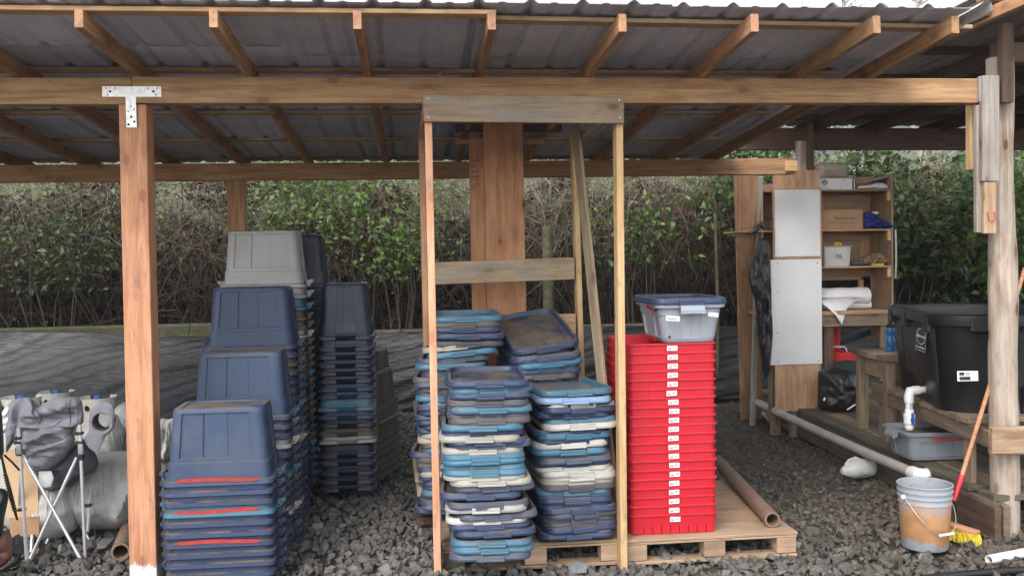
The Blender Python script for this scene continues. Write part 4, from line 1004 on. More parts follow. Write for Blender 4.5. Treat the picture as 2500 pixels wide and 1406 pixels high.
# red string hooks
mb = MB(); p = at(2423, 530, 5.09)
mb.tube([p+Vector((-.03,0,.03)), p+Vector((-.02,0,-.02)), p+Vector((0,0,-.03)), p+Vector((.02,0,.0)), p+Vector((.025,.02,.03))], .0035, 6)
tag(mb.build('hook', M['redpaint']), 'bent red wire hook hanging on the log post boards', 'hook')

# ------------------------------------------------------------------ shelf unit with white panels
Y0 = 8.45
sh = empty('shelf_unit', (3.9, Y0+.2, 0), 'home made plywood shelf unit with two white panels on its front', 'shelves')
def X(px, Y=Y0): return at(px, 600, Y).x
def Z(py, px=2080, Y=Y0): return at(px, py, Y).z
def sbox(name, x0, x1, y0, y1, z0, z1, m, lab=None, parent=sh):
    """panel with its grain along x unless it stands tall"""
    mb = MB(); dx, dy, dz = x1-x0, y1-y0, z1-z0; c = ((x0+x1)/2, (y0+y1)/2, (z0+z1)/2)
    mb.bar(max(dx, dz), dy, min(dx, dz), .0015, x0=-max(dx, dz)/2)
    mw = T(*c) @ (RY(-math.pi/2) if dz > dx else Matrix())
    o = mb.build(name, M[m], parent, mw)
    if lab: o['label'] = lab
    return o
YB = Y0+.42
xl, xr = X(1862), X(2181)
mb = MB(); 
def side(name, x, z0, z1, y0, y1, m):
    mb = MB(); mb.bar(z1-z0, y1-y0, .016, .0015); return mb.build(name, M[m], sh, T(x, (y0+y1)/2, z0) @ RY(-math.pi/2) )
side('side_panel', xr-.008, Z(835), Z(428), Y0+.0, YB, 'shelf'); side('side_panel', xl, Z(700), Z(437, 1870), Y0, YB, 'shelf')
zs_ = [Z(465), Z(562), Z(652)]
for i, z in enumerate(zs_):
    x0 = xl+.01 if i != 1 else X(1802); x1 = xr-.018
    sbox('shelf', x0, x1, Y0-.005*i, YB-.016, z-.008, z+.008, 'ply' if i else 'shelf')
    sbox('shelf_support', xl+.012, xr-.02, YB-.036, YB-.017, z-.10, z-.009, 'shelf')
    sbox('cleat', xr-.05, xr-.017, Y0+.01, Y0+.05, z-.10, z-.009, 'yellow')
sbox('back_panel', xl+.01, xr-.018, YB-.014, YB, Z(560), Z(440), 'shelf')
sbox('back_panel', xl+.01, X(2100, YB), YB-.014, YB, Z(655)-.12, Z(560)-.002, 'shelf')
sbox('back_panel', X(2095, YB)+.02, xr-.018, YB-.012, YB+.002, Z(650), Z(562)-.002, 'ply')
sbox('stud', X(2095,YB)+.0, X(2095,YB)+.04, YB-.03, YB+.01, Z(756), Z(655)-.122, 'yellow')
sbox('top_lip', X(2080), xr-.02, YB-.03, YB-.012, Z(462), Z(424), 'ply')
# bench top and apron of the shelf unit
zd = Z(757)
sbox('worktop', xl+.0, X(2163), Y0-.06, YB+.1, zd-.036, zd, 'ply')
sbox('apron', xl+.0, X(2163), Y0-.035, Y0+.003, Z(795), zd-.038, 'bench')
for px, py in ((2012, 1010), (2150, 1000), (1880, 1010)):
    sbox('leg', X(px), X(px)+.088, Y0-.0+.006, Y0+.045, .25 if px > 2000 else .0, zd-.04 if px == 1880 else Z(796), 'bench' if px != 2012 else 'dark')
# tall front strip carrying the white panels
Yp = Y0-.10
px_ = lambda p: at(p, 600, Yp).x
pz_ = lambda p: at(1945, p, Yp).z
sbox('front_strip', px_(1890), px_(2003), Yp, Yp+.018, pz_(1003), pz_(416), 'ply', 'plywood strip behind the two white panels')
fp = sbox('small_frame', px_(1886), px_(2005), Yp-.02, Yp-.002, pz_(631), pz_(460), 'shelf')
wp = sbox('white_panel', px_(1890), px_(2000), Yp-.026, Yp-.0205, pz_(626), pz_(464), 'board', 'small framed white panel')
wp2 = sbox('white_panel', px_(1874), px_(2004), Yp-.014, Yp-.0015, pz_(889), pz_(633), 'board', 'large white panel with screws')
mb = MB()
for a_, b_ in ((1899,642),(1995,641),(1899,712),(1898,812),(1898,883),(1999,880),(1885,683)): 
    p = at(a_, b_, Yp-.015); mb.lathe([(0,0),(.0055,0),(.006,.001)], 8, T(p.x, Yp-.0155, p.z) @ RX(math.pi/2))
mb.build('screw', M['ink'], wp2)
sbox('leg', px_(1958), px_(1991), Yp+.02, Yp+.05, -.02, pz_(985), 'ply'); sbox('leg', px_(1932), px_(1950), Yp+.06, Yp+.1, -.02, pz_(985), 'bench')
sbox('leg', px_(1886), px_(1901), Yp+.10, Yp+.14, .12, pz_(880), 'bench')
# tall plywood board standing behind at the left
Yb = 8.30
a, b = at(1798, 388, Yb), at(1851, 388, Yb); a2, b2 = at(1818, 1012, Yb), at(1858, 1012, Yb)
o = lumber('plywood_board', (at(1834, 1012, 9.3).x, 9.3, .0), ((a.x+b.x)/2, 8.35, a.z), .018, b.x-a.x+.02, 'ply', None, up=(1,0,0)); tag(o, 'tall reddish plywood board standing upright left of the white panels', 'board')
a, b = at(1852, 520, 8.42), at(1866, 520, 8.42)
o = lumber('stud', (b.x+.08, 9.0, .0), (a.x+.02, 8.42, at(1858, 432, 8.42).z), .05, .04, 'silver', None, up=(0,-1,0)); tag(o, 'grey upright stud between the plywood board and shelf unit', 'stud')
o = lumber('board', at(1801, 567, 8.30), at(1866, 558, 8.36), .12, .012, 'ply', None); tag(o, 'thin plywood shelf end poking out left under the black plastic', 'board')

def outline(pts, Y): return [at(a, b, Y) for a, b in pts]
def puffy(name, pts, Y, depth, m, parent=None, fold=.02, fs=6.0, seed=1, K=22, Mr=96, ridge=True, back=.5, aniso=(1,1,1)):
    """soft closed body whose silhouette follows an outline of points (px,py at distance Y)"""
    P = outline(pts, Y); c = sum(P, Vector())/len(P); Q = []
    seg = [(P[(i+1)%len(P)]-P[i]).length for i in range(len(P))]; tot = sum(seg)
    for k in range(Mr):
        d = tot*k/Mr; i = 0
        while i < len(seg)-1 and d > seg[i]: d -= seg[i]; i += 1
        Q.append(P[i].lerp(P[(i+1)%len(P)], d/seg[i]))
    for _ in range(2): Q = [(Q[i-1]+Q[i]*2+Q[(i+1)%Mr])/4 for i in range(Mr)]
    mb = MB(); rings = []
    for k in list(range(1, K+1))+[-j for j in range(K-1, 0, -1)]:
        s = abs(k)/K; s = math.sin(s*math.pi/2); ring = []
        for q in Q:
            p = c+(q-c)*s; h = math.sqrt(max(0, 1-s**2.6))
            f = noise.noise((p.x*fs*aniso[0]+seed, p.z*fs*aniso[2], seed*3.1))
            if ridge: f = 1-math.sqrt(f*f+.004)*2.6
            f += .5*noise.noise((p.x*fs*2.7, p.z*fs*2.7+seed, 2.0)) + (.25-1.1*math.sqrt(noise.noise((p.x*fs*1.9*aniso[0], p.z*fs*1.9*aniso[2], 5.0+seed))**2+.006) if ridge else 0)
            dd = (depth*h+fold*f*(h**.8)) if k > 0 else -depth*back*h
            ring.append((p.x, Y-dd if k > 0 else Y-dd, p.z))
        rings.append(ring)
    cf = sum((Vector(v) for v in rings[0]), Vector())/Mr; cb = sum((Vector(v) for v in rings[-1]), Vector())/Mr
    mb.loft(rings, True, True, True)
    return mb.build(name, M[m], parent)
from mathutils.bvhtree import BVHTree
def seam(name, body, pts, r, m, parent=None, n_=26, bias=.0):
    me = body.data; wm = W(body); bt_ = BVHTree.FromPolygons([wm @ v.co for v in me.vertices], [tuple(p.vertices) for p in me.polygons]); out = []
    P = [Vector((a, b, 0)) for a, b in pts]
    for k in range(n_+1):
        t = k/n_*(len(P)-1); i = min(int(t), len(P)-2); f = t-i
        p0, p1, p2, p3 = P[max(i-1,0)], P[i], P[i+1], P[min(i+2,len(P)-1)]
        q = .5*((2*p1)+(p2-p0)*f+(2*p0-5*p1+4*p2-p3)*f*f+(3*p1-p0-3*p2+p3)*f**3)
        dr = ray(q.x, q.y).normalized(); hit = bt_.ray_cast(CAM, dr)
        if hit[0] is not None: out.append(hit[0]-dr*bias)
    if len(out) > 3: mb = MB(); mb.tube(out, [r*(.35+.65*math.sin(math.pi*k/(len(out)-1))) for k in range(len(out))], 6); return mb.build(name, M[m], parent)
def thing(o, label, cat, group=None): return tag(o, label, cat, group)

# black plastic hanging left of the white panels
e = empty('black_sheeting_bundle', tuple(at(1856, 925, 8.26)), 'torn black plastic sheeting hanging from the shelf end, left of the white panels', 'sheeting')
puffy('hanging_sheet', [(1852,582),(1870,580),(1880,600),(1882,700),(1886,820),(1880,905),(1868,932),(1860,890),(1850,800),(1843,730),(1828,690),(1830,650),(1843,620)], 8.26, .03, 'blackbag', e, .03, 7, 3, aniso=(3,1,.6))
puffy('top_sheet', [(1888,532),(1886,556),(1850,560),(1835,574),(1826,572),(1838,556),(1860,541)], 8.24, .08, 'blackbag', e, .02, 12, 5)
# things on the shelves
def label_text(s, size, m, p, parent, rz=0.0, sx=1.0): return text(s, size, m, T(*p) @ RZ(rz) @ FRONT, parent, sx=sx)
def carton(name, x0, x1, y0, y1, z0, z1, m, label, cat='box'):
    e = empty(name, ((x0+x1)/2, (y0+y1)/2, z0), label, cat)
    mb = MB(); mb.bar(x1-x0, y1-y0, z1-z0, .004); mb.build('body', M[m], e, T(x0, (y0+y1)/2, (z0+z1)/2))
    return e
Yi = Y0+.04
zA = zs_[0]+.009
wb = carton('white_carton', X(2003, Yi), X(2082, Yi), Yi, Yi+.3, zA, zA+.108, 'paper', 'long white printed carton on the top shelf of the shelf unit')
x_ = X(2014.5, Yi); zc_ = zA+.062
mb = MB(); mb.add([(x_-.036, Yi-.001, zc_), (x_, Yi-.001, zc_-.032), (x_+.036, Yi-.001, zc_), (x_, Yi-.001, zc_+.034)], [(0,1,2,3)])
mb.add([(x_-.03, Yi-.002, zc_), (x_, Yi-.002, zc_-.026), (x_+.03, Yi-.002, zc_), (x_, Yi-.002, zc_+.012)], [(0,1,2,3)])
g_ = MB(); g_.add([(x_-.036, Yi-.001, zc_+.004), (x_-.02, Yi-.001, zc_+.004), (x_, Yi-.001, zc_+.022), (x_+.02, Yi-.001, zc_+.004), (x_+.036, Yi-.001, zc_+.004), (x_, Yi-.001, zc_+.036)], [(0,1,2,5),(2,3,4,5)]); g_.build('emblem', M['ink'], wb)
g_ = MB(); g_.add([(x_-.028, Yi-.0012, zc_), (x_, Yi-.0012, zc_-.028), (x_+.028, Yi-.0012, zc_), (x_, Yi-.0012, zc_+.017)], [(0,1,2,3)]); g_.build('emblem', M['greyink'], wb)
g_ = MB(); r_ = random.Random(2)
xa_ = X(2050, Yi)
for row in range(5):
    for k in range(3):
        x = xa_+.01+.03*k; wd_ = r_.uniform(.008,.02) if row else .03
        if row == 0 and k != 1: continue
        g_.box(x, x+wd_, Yi-.0015, Yi-.0005, zA+.085-.017*row, zA+.085-.017*row+(.009 if row == 0 else .004))
g_.box(x_-.04, x_+.04, Yi-.0015, Yi-.0005, zA+.014, zA+.018); g_.build('print', M['greyink'], wb)
for q in range(3):
    mb = MB(); mb.box(X(2083+3*q, Yi), X(2083+3*q, Yi)+.007, Yi-.002, Yi+.28, zA, zA+.106)
    tag(mb.build('folder', M['brown' if q%2 == 0 else 'paper']), f"{'dark red' if q == 0 else 'white' if q == 1 else 'brown red'} folder standing at the right end of the white carton", 'folder')
mb = MB(); rings = []
for i in range(14):
    t = i/13; x = X(2092, Yi)+(X(2168, Yi)-X(2092, Yi))*t
    rings.append([(x, Yi+.0, zA+.064+.05*t**1.6), (x, Yi+.25, zA+.070+.05*t**1.6), (x, Yi+.25, zA+.074+.05*t**1.6), (x, Yi, zA+.068+.05*t**1.6)])
mb.loft(rings, True, True, False); tag(mb.build('curled_board', M['greyink']), 'warped grey board lying over papers on the top shelf', 'board')
thing(puffy('crumpled_papers', [(2090,462),(2092,455),(2120,452),(2140,446),(2158,448),(2172,458),(2170,463)], Yi+.04, .05, 'paper', None, .012, 30, 4), 'crumpled white papers at the right end of the top shelf', 'papers')
mb = MB(); mb.bar(.26, .16, .15, .02); 
tb = mb.build('wood_round', M['stump'], None, T(X(1996, Y0+.3), Y0+.28, at(2010, 418, Y0+.3).z) @ RZ(.1)); tag(tb, 'pale weathered wood block resting on top of the white carton', 'block')
zB = zs_[1]+.009
cb = carton('cardboard_box', X(2003, Yi), X(2107, Yi), Yi, Yi+.3, zB, zB+.185, 'card', 'brown cardboard box with green lettering on the middle shelf')
label_text('Tomatoes', .045, 'greenink', (X(2062, Yi), Yi-.0015, zB+.105), cb, sx=1.15)
mb = MB(); mb.box(X(2062,Yi)-.17, X(2062,Yi)+.13, Yi-.0015, Yi-.0005, zB+.062, zB+.0655); mb.build('print', M['greenink'], cb)
thing(puffy('blue_cloth', [(2109,558),(2108,520),(2118,515),(2130,522),(2140,533),(2160,540),(2182,552),(2178,560),(2150,556),(2142,562),(2130,553)], Yi+.02, .07, 'bluecloth', None, .035, 22, 7), 'crumpled blue cloth on the middle shelf beside the cardboard box', 'cloth')
mb = MB(); p = at(2136, 520, Yi+.06); mb.tube([p+Vector((-.03,0,0)), p+Vector((.03,0,0))], .012, 8); tag(mb.build('white_tube', M['pvc']), 'small white tube lying on the blue cloth', 'tube')
zC = zs_[2]+.009
tbx = empty('plastic_box', (X(2048, Yi), Yi+.15, zC), 'cloudy plastic box with a pale lid on the lower shelf', 'box')
x0, x1 = X(2011, Yi), X(2079, Yi); hb = at(2045, 600, Yi).z-zC
mb = MB(); mb.loft([rr_ring((x1-x0)/2-.012+t*.012, .13+t*.01, .02, z, 0, 0, ([-1,0,1],[0]*3), ([-1,0,1],[0]*3)) for z, t in ((0,0),(.004,.2),(hb-.012,1))], True, True, True)
mb.build('body', M['clear'], tbx, T((x0+x1)/2, Yi+.14, zC))
mb = MB(); mb.loft([rr_ring((x1-x0)/2+.012, .15, .02, z, 0, 0, ([-1,0,1],[0]*3), ([-1,0,1],[0]*3)) for z in (hb-.0115, hb)], True, True, False)
mb.build('lid', M['beige'], tbx, T((x0+x1)/2, Yi+.14, zC))
for k, (s_t, dz) in enumerate((('Randy', .105), ('Tuesday', .085))): label_text(s_t, .022, 'ink', ((x0+x1)/2+.01, Yi-.003, zC+dz), tbx)
thing(puffy('yellow_tape', [(2038,600),(2036,594),(2044,590),(2054,594),(2056,600)], Yi+.02, .02, 'yellowp', None, .003, 20, 1), 'bit of yellow tape on the plastic box lid', 'tape')
thing(puffy('work_gloves', [(2092,648),(2084,640),(2092,630),(2108,626),(2122,618),(2140,616),(2156,624),(2166,634),(2160,642),(2150,648)], Yi+.06, .09, 'tan', None, .03, 25, 2), 'heap of tan work gloves on the lower shelf', 'gloves')
thing(puffy('blue_packet', [(2080,648),(2084,636),(2110,632),(2136,636),(2142,644),(2120,648)], Yi+.02, .04, 'slate', None, .01, 25, 9), 'blue grey packet lying before the work gloves', 'packet')
mb = MB(); p = at(2140, 643, Yi-.02); mb.box(p.x-.05, p.x+.07, Yi-.03, Yi+.0, zC, zC+.018); tag(mb.build('yellow_strip', M['yellowp']), 'yellow strip at the front edge of the lower shelf', 'strip')
# rolls of white sheeting with a torn flap hanging down
xr0, xr1 = X(1985), X(2136)
mb = MB(); rings = []
for t in np.linspace(0, 1, 26):
    x = xr0+(xr1-xr0)*t; rings.append([(x, Y0+.16+(.085+.002*math.sin(t*30+a))*math.cos(a), zd+.125+(.082+.002*math.sin(t*20+2*a))*math.sin(a)) for a in np.linspace(0, 2*math.pi, 25)[:-1]])
mb.loft(rings, True, True, True)
rl = empty('sheeting_roll', ((xr0+xr1)/2, Y0+.16, zd), 'fat roll of white sheeting with a torn corner hanging over the worktop', 'roll')
mb.build('roll', M['paper'], rl)
mb = MB(); mb.tube([(xr0, Y0+.18, zd+.045), ((xr0+xr1)/2, Y0+.17, zd+.05), (xr1+.03, Y0+.16, zd+.04)], [.045, .05, .038], 14)
tag(mb.build('paper_roll', M['paper']), 'thinner white roll lying under the fat sheeting roll', 'roll')
top = [(2000,726),(2020,727),(2045,726),(2070,725),(2095,726),(2115,727)]; bot = [(2004,738),(2024,754),(2040,770),(2056,793),(2066,755),(2085,735)]
mb = MB(); rings = [[at(a, b, Y0+.03) for a, b in top], [at((a+c)/2, (b+d)/2, Y0-.03) for (a, b), (c, d) in zip(top, bot)], [at(c, d, Y0-.075) for c, d in bot]]
mb.loft(rings, False, False, True, None, False)
o = mb.build('torn_flap', M['paper'], rl)
md = o.modifiers.new('thickness', 'SOLIDIFY'); md.thickness = .002
# under the shelf unit: red buckets, dark bags
rbk = empty('red_bucket', tuple(at(2055, 985, 8.65)), 'red bucket with white handle on the deck under the shelf unit', 'bucket')
c_ = at(2057, 862, 8.7); mw = T(c_.x, 8.75, c_.z-.36)
mb = MB(); mb.lathe([(0,0),(.125,0),(.13,.01),(.145,.30),(.152,.30),(.152,.335),(.158,.34),(.158,.372),(.15,.38),(.12,.375),(0,.375)], 32); mb.build('body', M['red_dull'], rbk, mw)
mb = MB(); mb.tube([(-.15,-.05,.40),(-.12,-.1,.43),(-.02,-.13,.43),(.0,-.13,.41),(.005,-.13,.38)], .006, 6); mb.build('handle', M['pvc'], rbk, mw)
mb = MB(); mb.lathe([(0,0),(.12,0),(.13,.5),(0,.5)], 24); tag(mb.build('red_bucket', M['red_dull'], None, T(X(2018, 9.0), 9.0, at(2020, 870, 9).z)), 'second red bucket, mostly hidden behind the dark leg under the worktop', 'bucket')
thing(puffy('dark_cloth', [(2028,900),(2040,884),(2065,878),(2092,880),(2096,910),(2090,960),(2060,1000),(2010,1000),(2006,930)], 8.28, .16, 'greenbag', None, .03, 6, 3), 'dark green cloth slumped in front of the red bucket', 'cloth')
thing(puffy('black_bag', [(1998,905),(2030,895),(2080,905),(2100,940),(2098,985),(2078,1004),(2030,1004),(1996,998)], 8.12, .14, 'blackbag', None, .03, 6, 8), 'black plastic bag on the deck between white panels and small table', 'bag')
for i, (p, q) in enumerate((((2068,1000),(2088,987)), ((2011,978),(2014,970)))):
    mb = MB(); mb.tube([at(*p, 7.95), at(*q, 7.95)], .008, 8); tag(mb.build('white_stick', M['pvc']), ['white plastic stick poking from the black bag','short white stub at the left of the black bag'][i], 'stick')
# white sheet strip hanging at the right side of the shelf unit
mb = MB(); mb.loft([[at(2184+1.5*math.sin(k), y, 8.5), at(2188+1.5*math.sin(k), y, 8.6)] for k, y in enumerate((560, 600, 640, 680))], False, False, True, None, False)
o = mb.build('plastic_strip', M['paper']); tag(o, 'thin white plastic strip hanging at the right edge of the shelf unit', 'strip'); o.modifiers.new('t','SOLIDIFY').thickness = .003

# ------------------------------------------------------------------ small rough table + bottle
tt_ = empty('small_table', (3.85, 7.5, .24), 'rough little wooden table on the deck left of the black tank', 'table')
def tl(n_, a, b, wy, wz, m='bench', up=(0,0,1)): return lumber(n_, a, b, wy, wz, m, tt_, up=up)
ya, yb_ = 6.80, 7.33; zt = at(2105, 866, yb_).z+.045
tl('leg', (at(2171, 1070, ya).x, ya, .25), (at(2171, 900, ya).x, ya, zt-.045), .075, .05, 'bench', (0,-1,0)); tl('leg', (at(2106, 1040, yb_).x, yb_, .25), (at(2106, 900, yb_).x, yb_, zt-.045), .088, .05, 'bench', (0,-1,0))
tl('leg', (3.92, yb_, .25), (3.92, yb_, zt-.045), .07, .05, 'bench', (0,-1,0))
for k in range(4): tl('top_board', (3.535+.012*k, 6.83+.165*k, zt-.02), (3.80+.04*k, 6.83+.165*k, zt-.02), .16, .042, ['bench','pallet','bench','muddy'][k])
tl('apron', (3.60, 6.84, zt-.12), (3.65, 7.30, zt-.12), .03, .14, 'pallet')
bt = at(2174, 852, 7.1); bo = empty('water_bottle', (bt.x, 7.1, zt), 'blue sports water bottle standing on the rough little table', 'bottle'); mwb = T(bt.x, 7.1, zt+.002)
mb = MB(); mb.lathe([(0,0),(.032,0),(.036,.008),(.036,.03),(.033,.034),(.036,.04),(.036,.10),(.028,.118),(.029,.135),(.036,.152),(.035,.18),(.03,.19),(0,.19)], 26); mb.build('body', M['bluebottle'], bo, mwb)
mb = MB(); mb.lathe([(0,.19),(.033,.19),(.033,.208),(.024,.214),(.014,.218),(.013,.235),(0,.238)], 22); mb.build('cap', M['blackp'], bo, mwb)
mb = MB(); [mb.box(-.02+.016*k, -.008+.016*k, -.0375, -.0345, .022, .028) for k in range(3)]; mb.build('print', M['ink'], bo, mwb)

# ------------------------------------------------------------------ big black stock tank
ang = math.radians(-15)
tk = empty('stock_tank', (3.87, 6.17, .66), 'big black plastic stock tank with white logo, on the timber bench', 'tank', None, ang)
TW, TL, TH = .43, .705, .625
def ov(a, b, r, z, ins=0.0): 
    u = [-1,-.55,-.50,.0,.50,.55,1]; i_ = [0,0,ins,ins,ins,0,0]
    return rr_ring(a, b, r, z, 1, 1, (u, i_), (u, i_), 8)
mb = MB(); rings = []
for z, d, r, ins in ((0,.075,.20,.0),(.0,.062,.21,.0),(.02,.055,.22,.02),(.16,.045,.23,.02),(.17,.040,.23,.0),(.50,.018,.26,.0),(.52,.012,.26,0),(.545,.004,.27,0),(.555,-.010,.27,0),(.590,-.014,.27,0),(.618,-.013,.27,0),(.628,-.002,.27,0),(.630,.014,.26,0),(.618,.026,.26,0),(.57,.032,.25,0),(.30,.05,.23,0),(.03,.075,.2,0)):
    rings.append(ov(TW-d, TL-d, r, z, ins))
mb.loft(rings, True, True, True); mwt = W(tk); mb.build('body', M['black'], tk, mwt)
for sx, yy_ in ((-1,-.44),(-1,.1),(-1,.50),(1,-.4),(1,.4)):
    mb = MB(); mb.bar(.12, .035, .11, .008, x0=-.06); mb.build('lug', M['black'], tk, mwt @ T(sx*(TW+.0), yy_, .555) @ RZ(math.pi/2))
for sy in (-1, 1):
    mb = MB(); mb.bar(.16, .04, .085, .008, x0=-.08); mb.build('lug', M['black'], tk, mwt @ T(-.16, sy*(TL+.002), .560))
for yy_ in (-.5,-.1,.3):
    mb = MB(); mb.bar(.36, .07, .02, .008); mb.build('rib', M['black'], tk, mwt @ T(-TW+.050, yy_, .17) @ RY(-math.pi/2-.08))
# logo on the long left side, lettering as on the tank
lg = mwt @ T(-TW+.012, -.27, .445) @ RZ(-math.pi/2) @ RX(-.07) @ Matrix.Diagonal((1.5,1,1,1))
def frame2(pts, t, m, parent, mw, nm, off=-.0015):
    mb = MB(); c = Vector((sum(p[0] for p in pts)/len(pts), 0, sum(p[1] for p in pts)/len(pts))); n_ = len(pts)
    V_ = [(x, off, z) for x, z in pts]+[(x+(c.x-x)*t/abs((Vector((x,0,z))-c).length), off, z+(c.z-z)*t/abs((Vector((x,0,z))-c).length)) for x, z in pts]
    V_ += [(a, off+.0012, b) for a, _, b in V_]
    mb.add(V_, [(i, (i+1)%n_, n_+(i+1)%n_, n_+i) for i in range(n_)]); return mb.build(nm, M[m], parent, mw)
logo = link('logo', MB().add([(-.078,.0015,-.075),(.078,.0015,-.075),(.078,.0015,.075),(-.078,.0015,.075)], [(0,1,2,3)]).mesh('logo_back', M['black']), tk, lg)
oval = [(.072*math.cos(a), .012+.055*math.sin(a)) for a in np.linspace(0, 2*math.pi, 33)[:-1]]
frame2(oval, .006, 'label', logo, lg, 'oval')
box_ = [(-.082,-.085),(.082,-.085),(.082,.045),(.05,.066),(0,.074),(-.05,.066),(-.082,.045)]
frame2(box_, .005, 'label', logo, lg, 'border')
text('Rubbermaid', .031, 'label', lg @ T(0, -.003, .013) @ FRONT, logo, sx=.98); text('Commercial Products', .017, 'label', lg @ T(0, -.003, -.062) @ FRONT, logo, sx=.9)
g_ = MB(); g_.box(-.085,-.05,-.002,-.001,.094,.10); g_.box(.05,.08,-.002,-.001,.094,.10); g_.build('print', M['label'], logo, lg)
lw = mwt @ T(-.245, -TL+.034, .24) @ RY(-.02) @ RX(-.07)
mb = MB(); mb.box(-.062,.062,-.002,0,-.032,.032); l = mb.build('sticker', M['label'], tk, lw)
mb = MB(); mb.box(-.05,-.02,-.003,-.0021,.004,.024); mb.box(-.05,.015,-.003,-.0021,-.026,-.004); [mb.box(-.012+.0,.012,-.003,-.0021,.006+.006*k,.008+.006*k) for k in range(3)]; mb.build('print', M['ink'], l, lw)
# white drain pipe with ball valve
YV = 6.08; pe = empty('drain_valve', tuple(at(2222, 1048, YV)), 'white pvc elbow pipe and valve with blue lever dripping into the grey tub', 'pipe')
A0, A1, A2, A3 = at(2284, 949, 6.13), at(2230, 953, YV+.01), at(2219, 966, YV), at(2220, 1048, YV)
mb = MB(); mb.tube([A0, A0.lerp(A1, .5), A1], .0235, 16); mb.build('pipe', M['pvc'], pe)
mb = MB(); mb.tube([A0+Vector((.01,.01,0)), A0.lerp(A1, .28)], .031, 16); mb.build('collar', M['pvc'], pe)
mb = MB(); el = [A0.lerp(A1, .75), A1, A1.lerp(A2, .35)+Vector((-.012,0,.012)), A2, A2+Vector((0,0,-.045))]; mb.tube(el, [.03,.031,.031,.031,.031], 18); mb.build('elbow', M['pvc'], pe)
mb = MB(); mb.tube([A2, A3], .0235, 16); o = mb.build('pipe', M['pvc'], pe)
mb = MB(); vz = at(2222, 1022, YV).z
mb.lathe([(.028,-.065),(.03,-.06),(.03,-.045),(.026,-.043),(.037,-.03),(.038,.03),(.026,.043),(.03,.045),(.03,.06),(.028,.064)], 20, None, True, True, True); mb.build('valve', M['pvc'], pe, T(A3.x, YV, vz))
mb = MB(); mb.bar(.075, .010, .018, .004, x0=-.045); vv_ = mb.build('lever', M['bluevalve'], pe, T(A3.x, YV-.045, vz) @ RY(math.pi/2))
mb = MB(); mb.lathe([(0,0),(.013,0),(.013,.014),(0,.014)], 12, T(A3.x, YV-.036, vz) @ RX(math.pi/2)); mb.build('valve_cap', M['bluevalve'], pe)
mb = MB(); 
for k in range(5): mb.box(A2.x-.006, A2.x+.004-.002*(k%2), YV-.0248, YV-.0232, A2.z-.052-.011*k-.006, A2.z-.052-.011*k)
mb.build('print', M['ink'], pe)
# grey tub under the valve
g2x = (at(2164, 1060, 6.2).x+at(2382, 1060, 6.2).x)/2
mw = T(g2x, 6.0+.21, .262) @ RZ(-.03)
t2 = make_tote('tub', 'tubgrey2', mw, 'grey storage tub with red spray stripe under the white valve')
stripe(t2, g2x-.12, g2x+.22, 6.0-.004, .262+.158, .02, 2)
mb = MB(); mb.loft([rr_ring(.245, .185, .04, z, 0, 0, ([-1,0,1],[0]*3), ([-1,0,1],[0]*3)) for z in (.150, .165)], True, True, True); mb.build('water', M['tubgrey2'], t2, mw)
# long dirty pvc gutter pipe along the sill
P0, P1 = at(1846, 980, 8.95), at(2238, 1158, 5.92); dp = empty('waste_pipe', tuple(P1), 'long dirty white waste pipe running along the muddy sill', 'pipe')
mb = MB(); mid = [P0.lerp(P1, t)+Vector((0, 0, -.012*math.sin(t*3.1))) for t in (0, .25, .5, .75, 1)]; mb.tube(mid, .036, 18); mb.build('pipe', M['pvcdirty'], dp)
for t in (.34, .66): mb = MB(); q = P0.lerp(P1, t)-Vector((0,0,.01)); mb.tube([q, q.lerp(P1, .03)], .0385, 18, False); mb.build('joint', M['pvcdirty'], dp)
d_ = (P1-P0).normalized(); mb = MB(); mb.tube([P1-d_*.07, P1-d_*.06, P1, P1+Vector((.05,-.015,-.005)), P1+Vector((.10,.02,.0))], [.043,.046,.047,.047,.043], 18); mb.build('elbow', M['pvc'], dp)
mb = MB(); rr2 = random.Random(4)
for k in range(16): q = P0.lerp(P1, .15+.05*k); mb.tube([q+Vector((-.02,-.026,.0168)), q+d_*.05+Vector((-.02,-.026,.0168-.001))], .0018, 4)
mb.build('print', M['ink'], dp)

# ------------------------------------------------------------------ bucket, broom, jug, pipes, hose
BY = 5.05; bc = at(2258, 1300, BY); bk = empty('plastic_bucket', (bc.x, BY, 0), 'five gallon grey bucket with peeling orange coating and wire bail', 'bucket')
mwk = T(bc.x, BY, .012) @ Matrix.Scale(.96, 4)
mb = MB(); mb.lathe([(0,.012),(.125,.012),(.128,0),(.131,.004),(.145,.265),(.149,.267),(.149,.274),(.147,.278),(.1475,.30),(.1535,.302),(.1535,.311),(.149,.314),(.149,.333),(.156,.335),(.156,.344),(.151,.347),(.151,.366),(.157,.368),(.158,.376),(.153,.379),(.148,.376),(.145,.30),(.127,.02),(0,.018)], 44)
mb.build('body', M['bucket'], bk, mwk)
pts = []
for k in range(17):
    a = math.pi*k/16; pts.append((-.156*math.cos(a), -.165*math.sin(a)**.8 if 0 < k < 16 else 0, .31-.20*math.sin(a)**1.0))
RZb = RZ(.25)
mb = MB(); mb.tube(pts, .0028, 6); bl_ = mb.build('bail', M['brass'], bk, mwk @ RZb)
mb = MB(); mb.tube([Vector(pts[7])+Vector((-.02,-.004,0)), Vector(pts[9])+Vector((.02,-.004,0))], .0085, 10); mb.build('grip', M['pvc'], bl_, mwk @ RZb)
for s in (-1,1): mb = MB(); mb.lathe([(0,0),(.014,0),(.014,.012),(0,.014)], 14, T(s*.155,0,.31) @ RY(s*math.pi/2)); mb.build('ear', M['pvc'], bk, mwk @ RZb)
bm_ = empty('push_broom', tuple(at(2350, 1320, 5.1)), 'broom with orange wooden handle and yellow bristles leaning by the log post', 'broom')
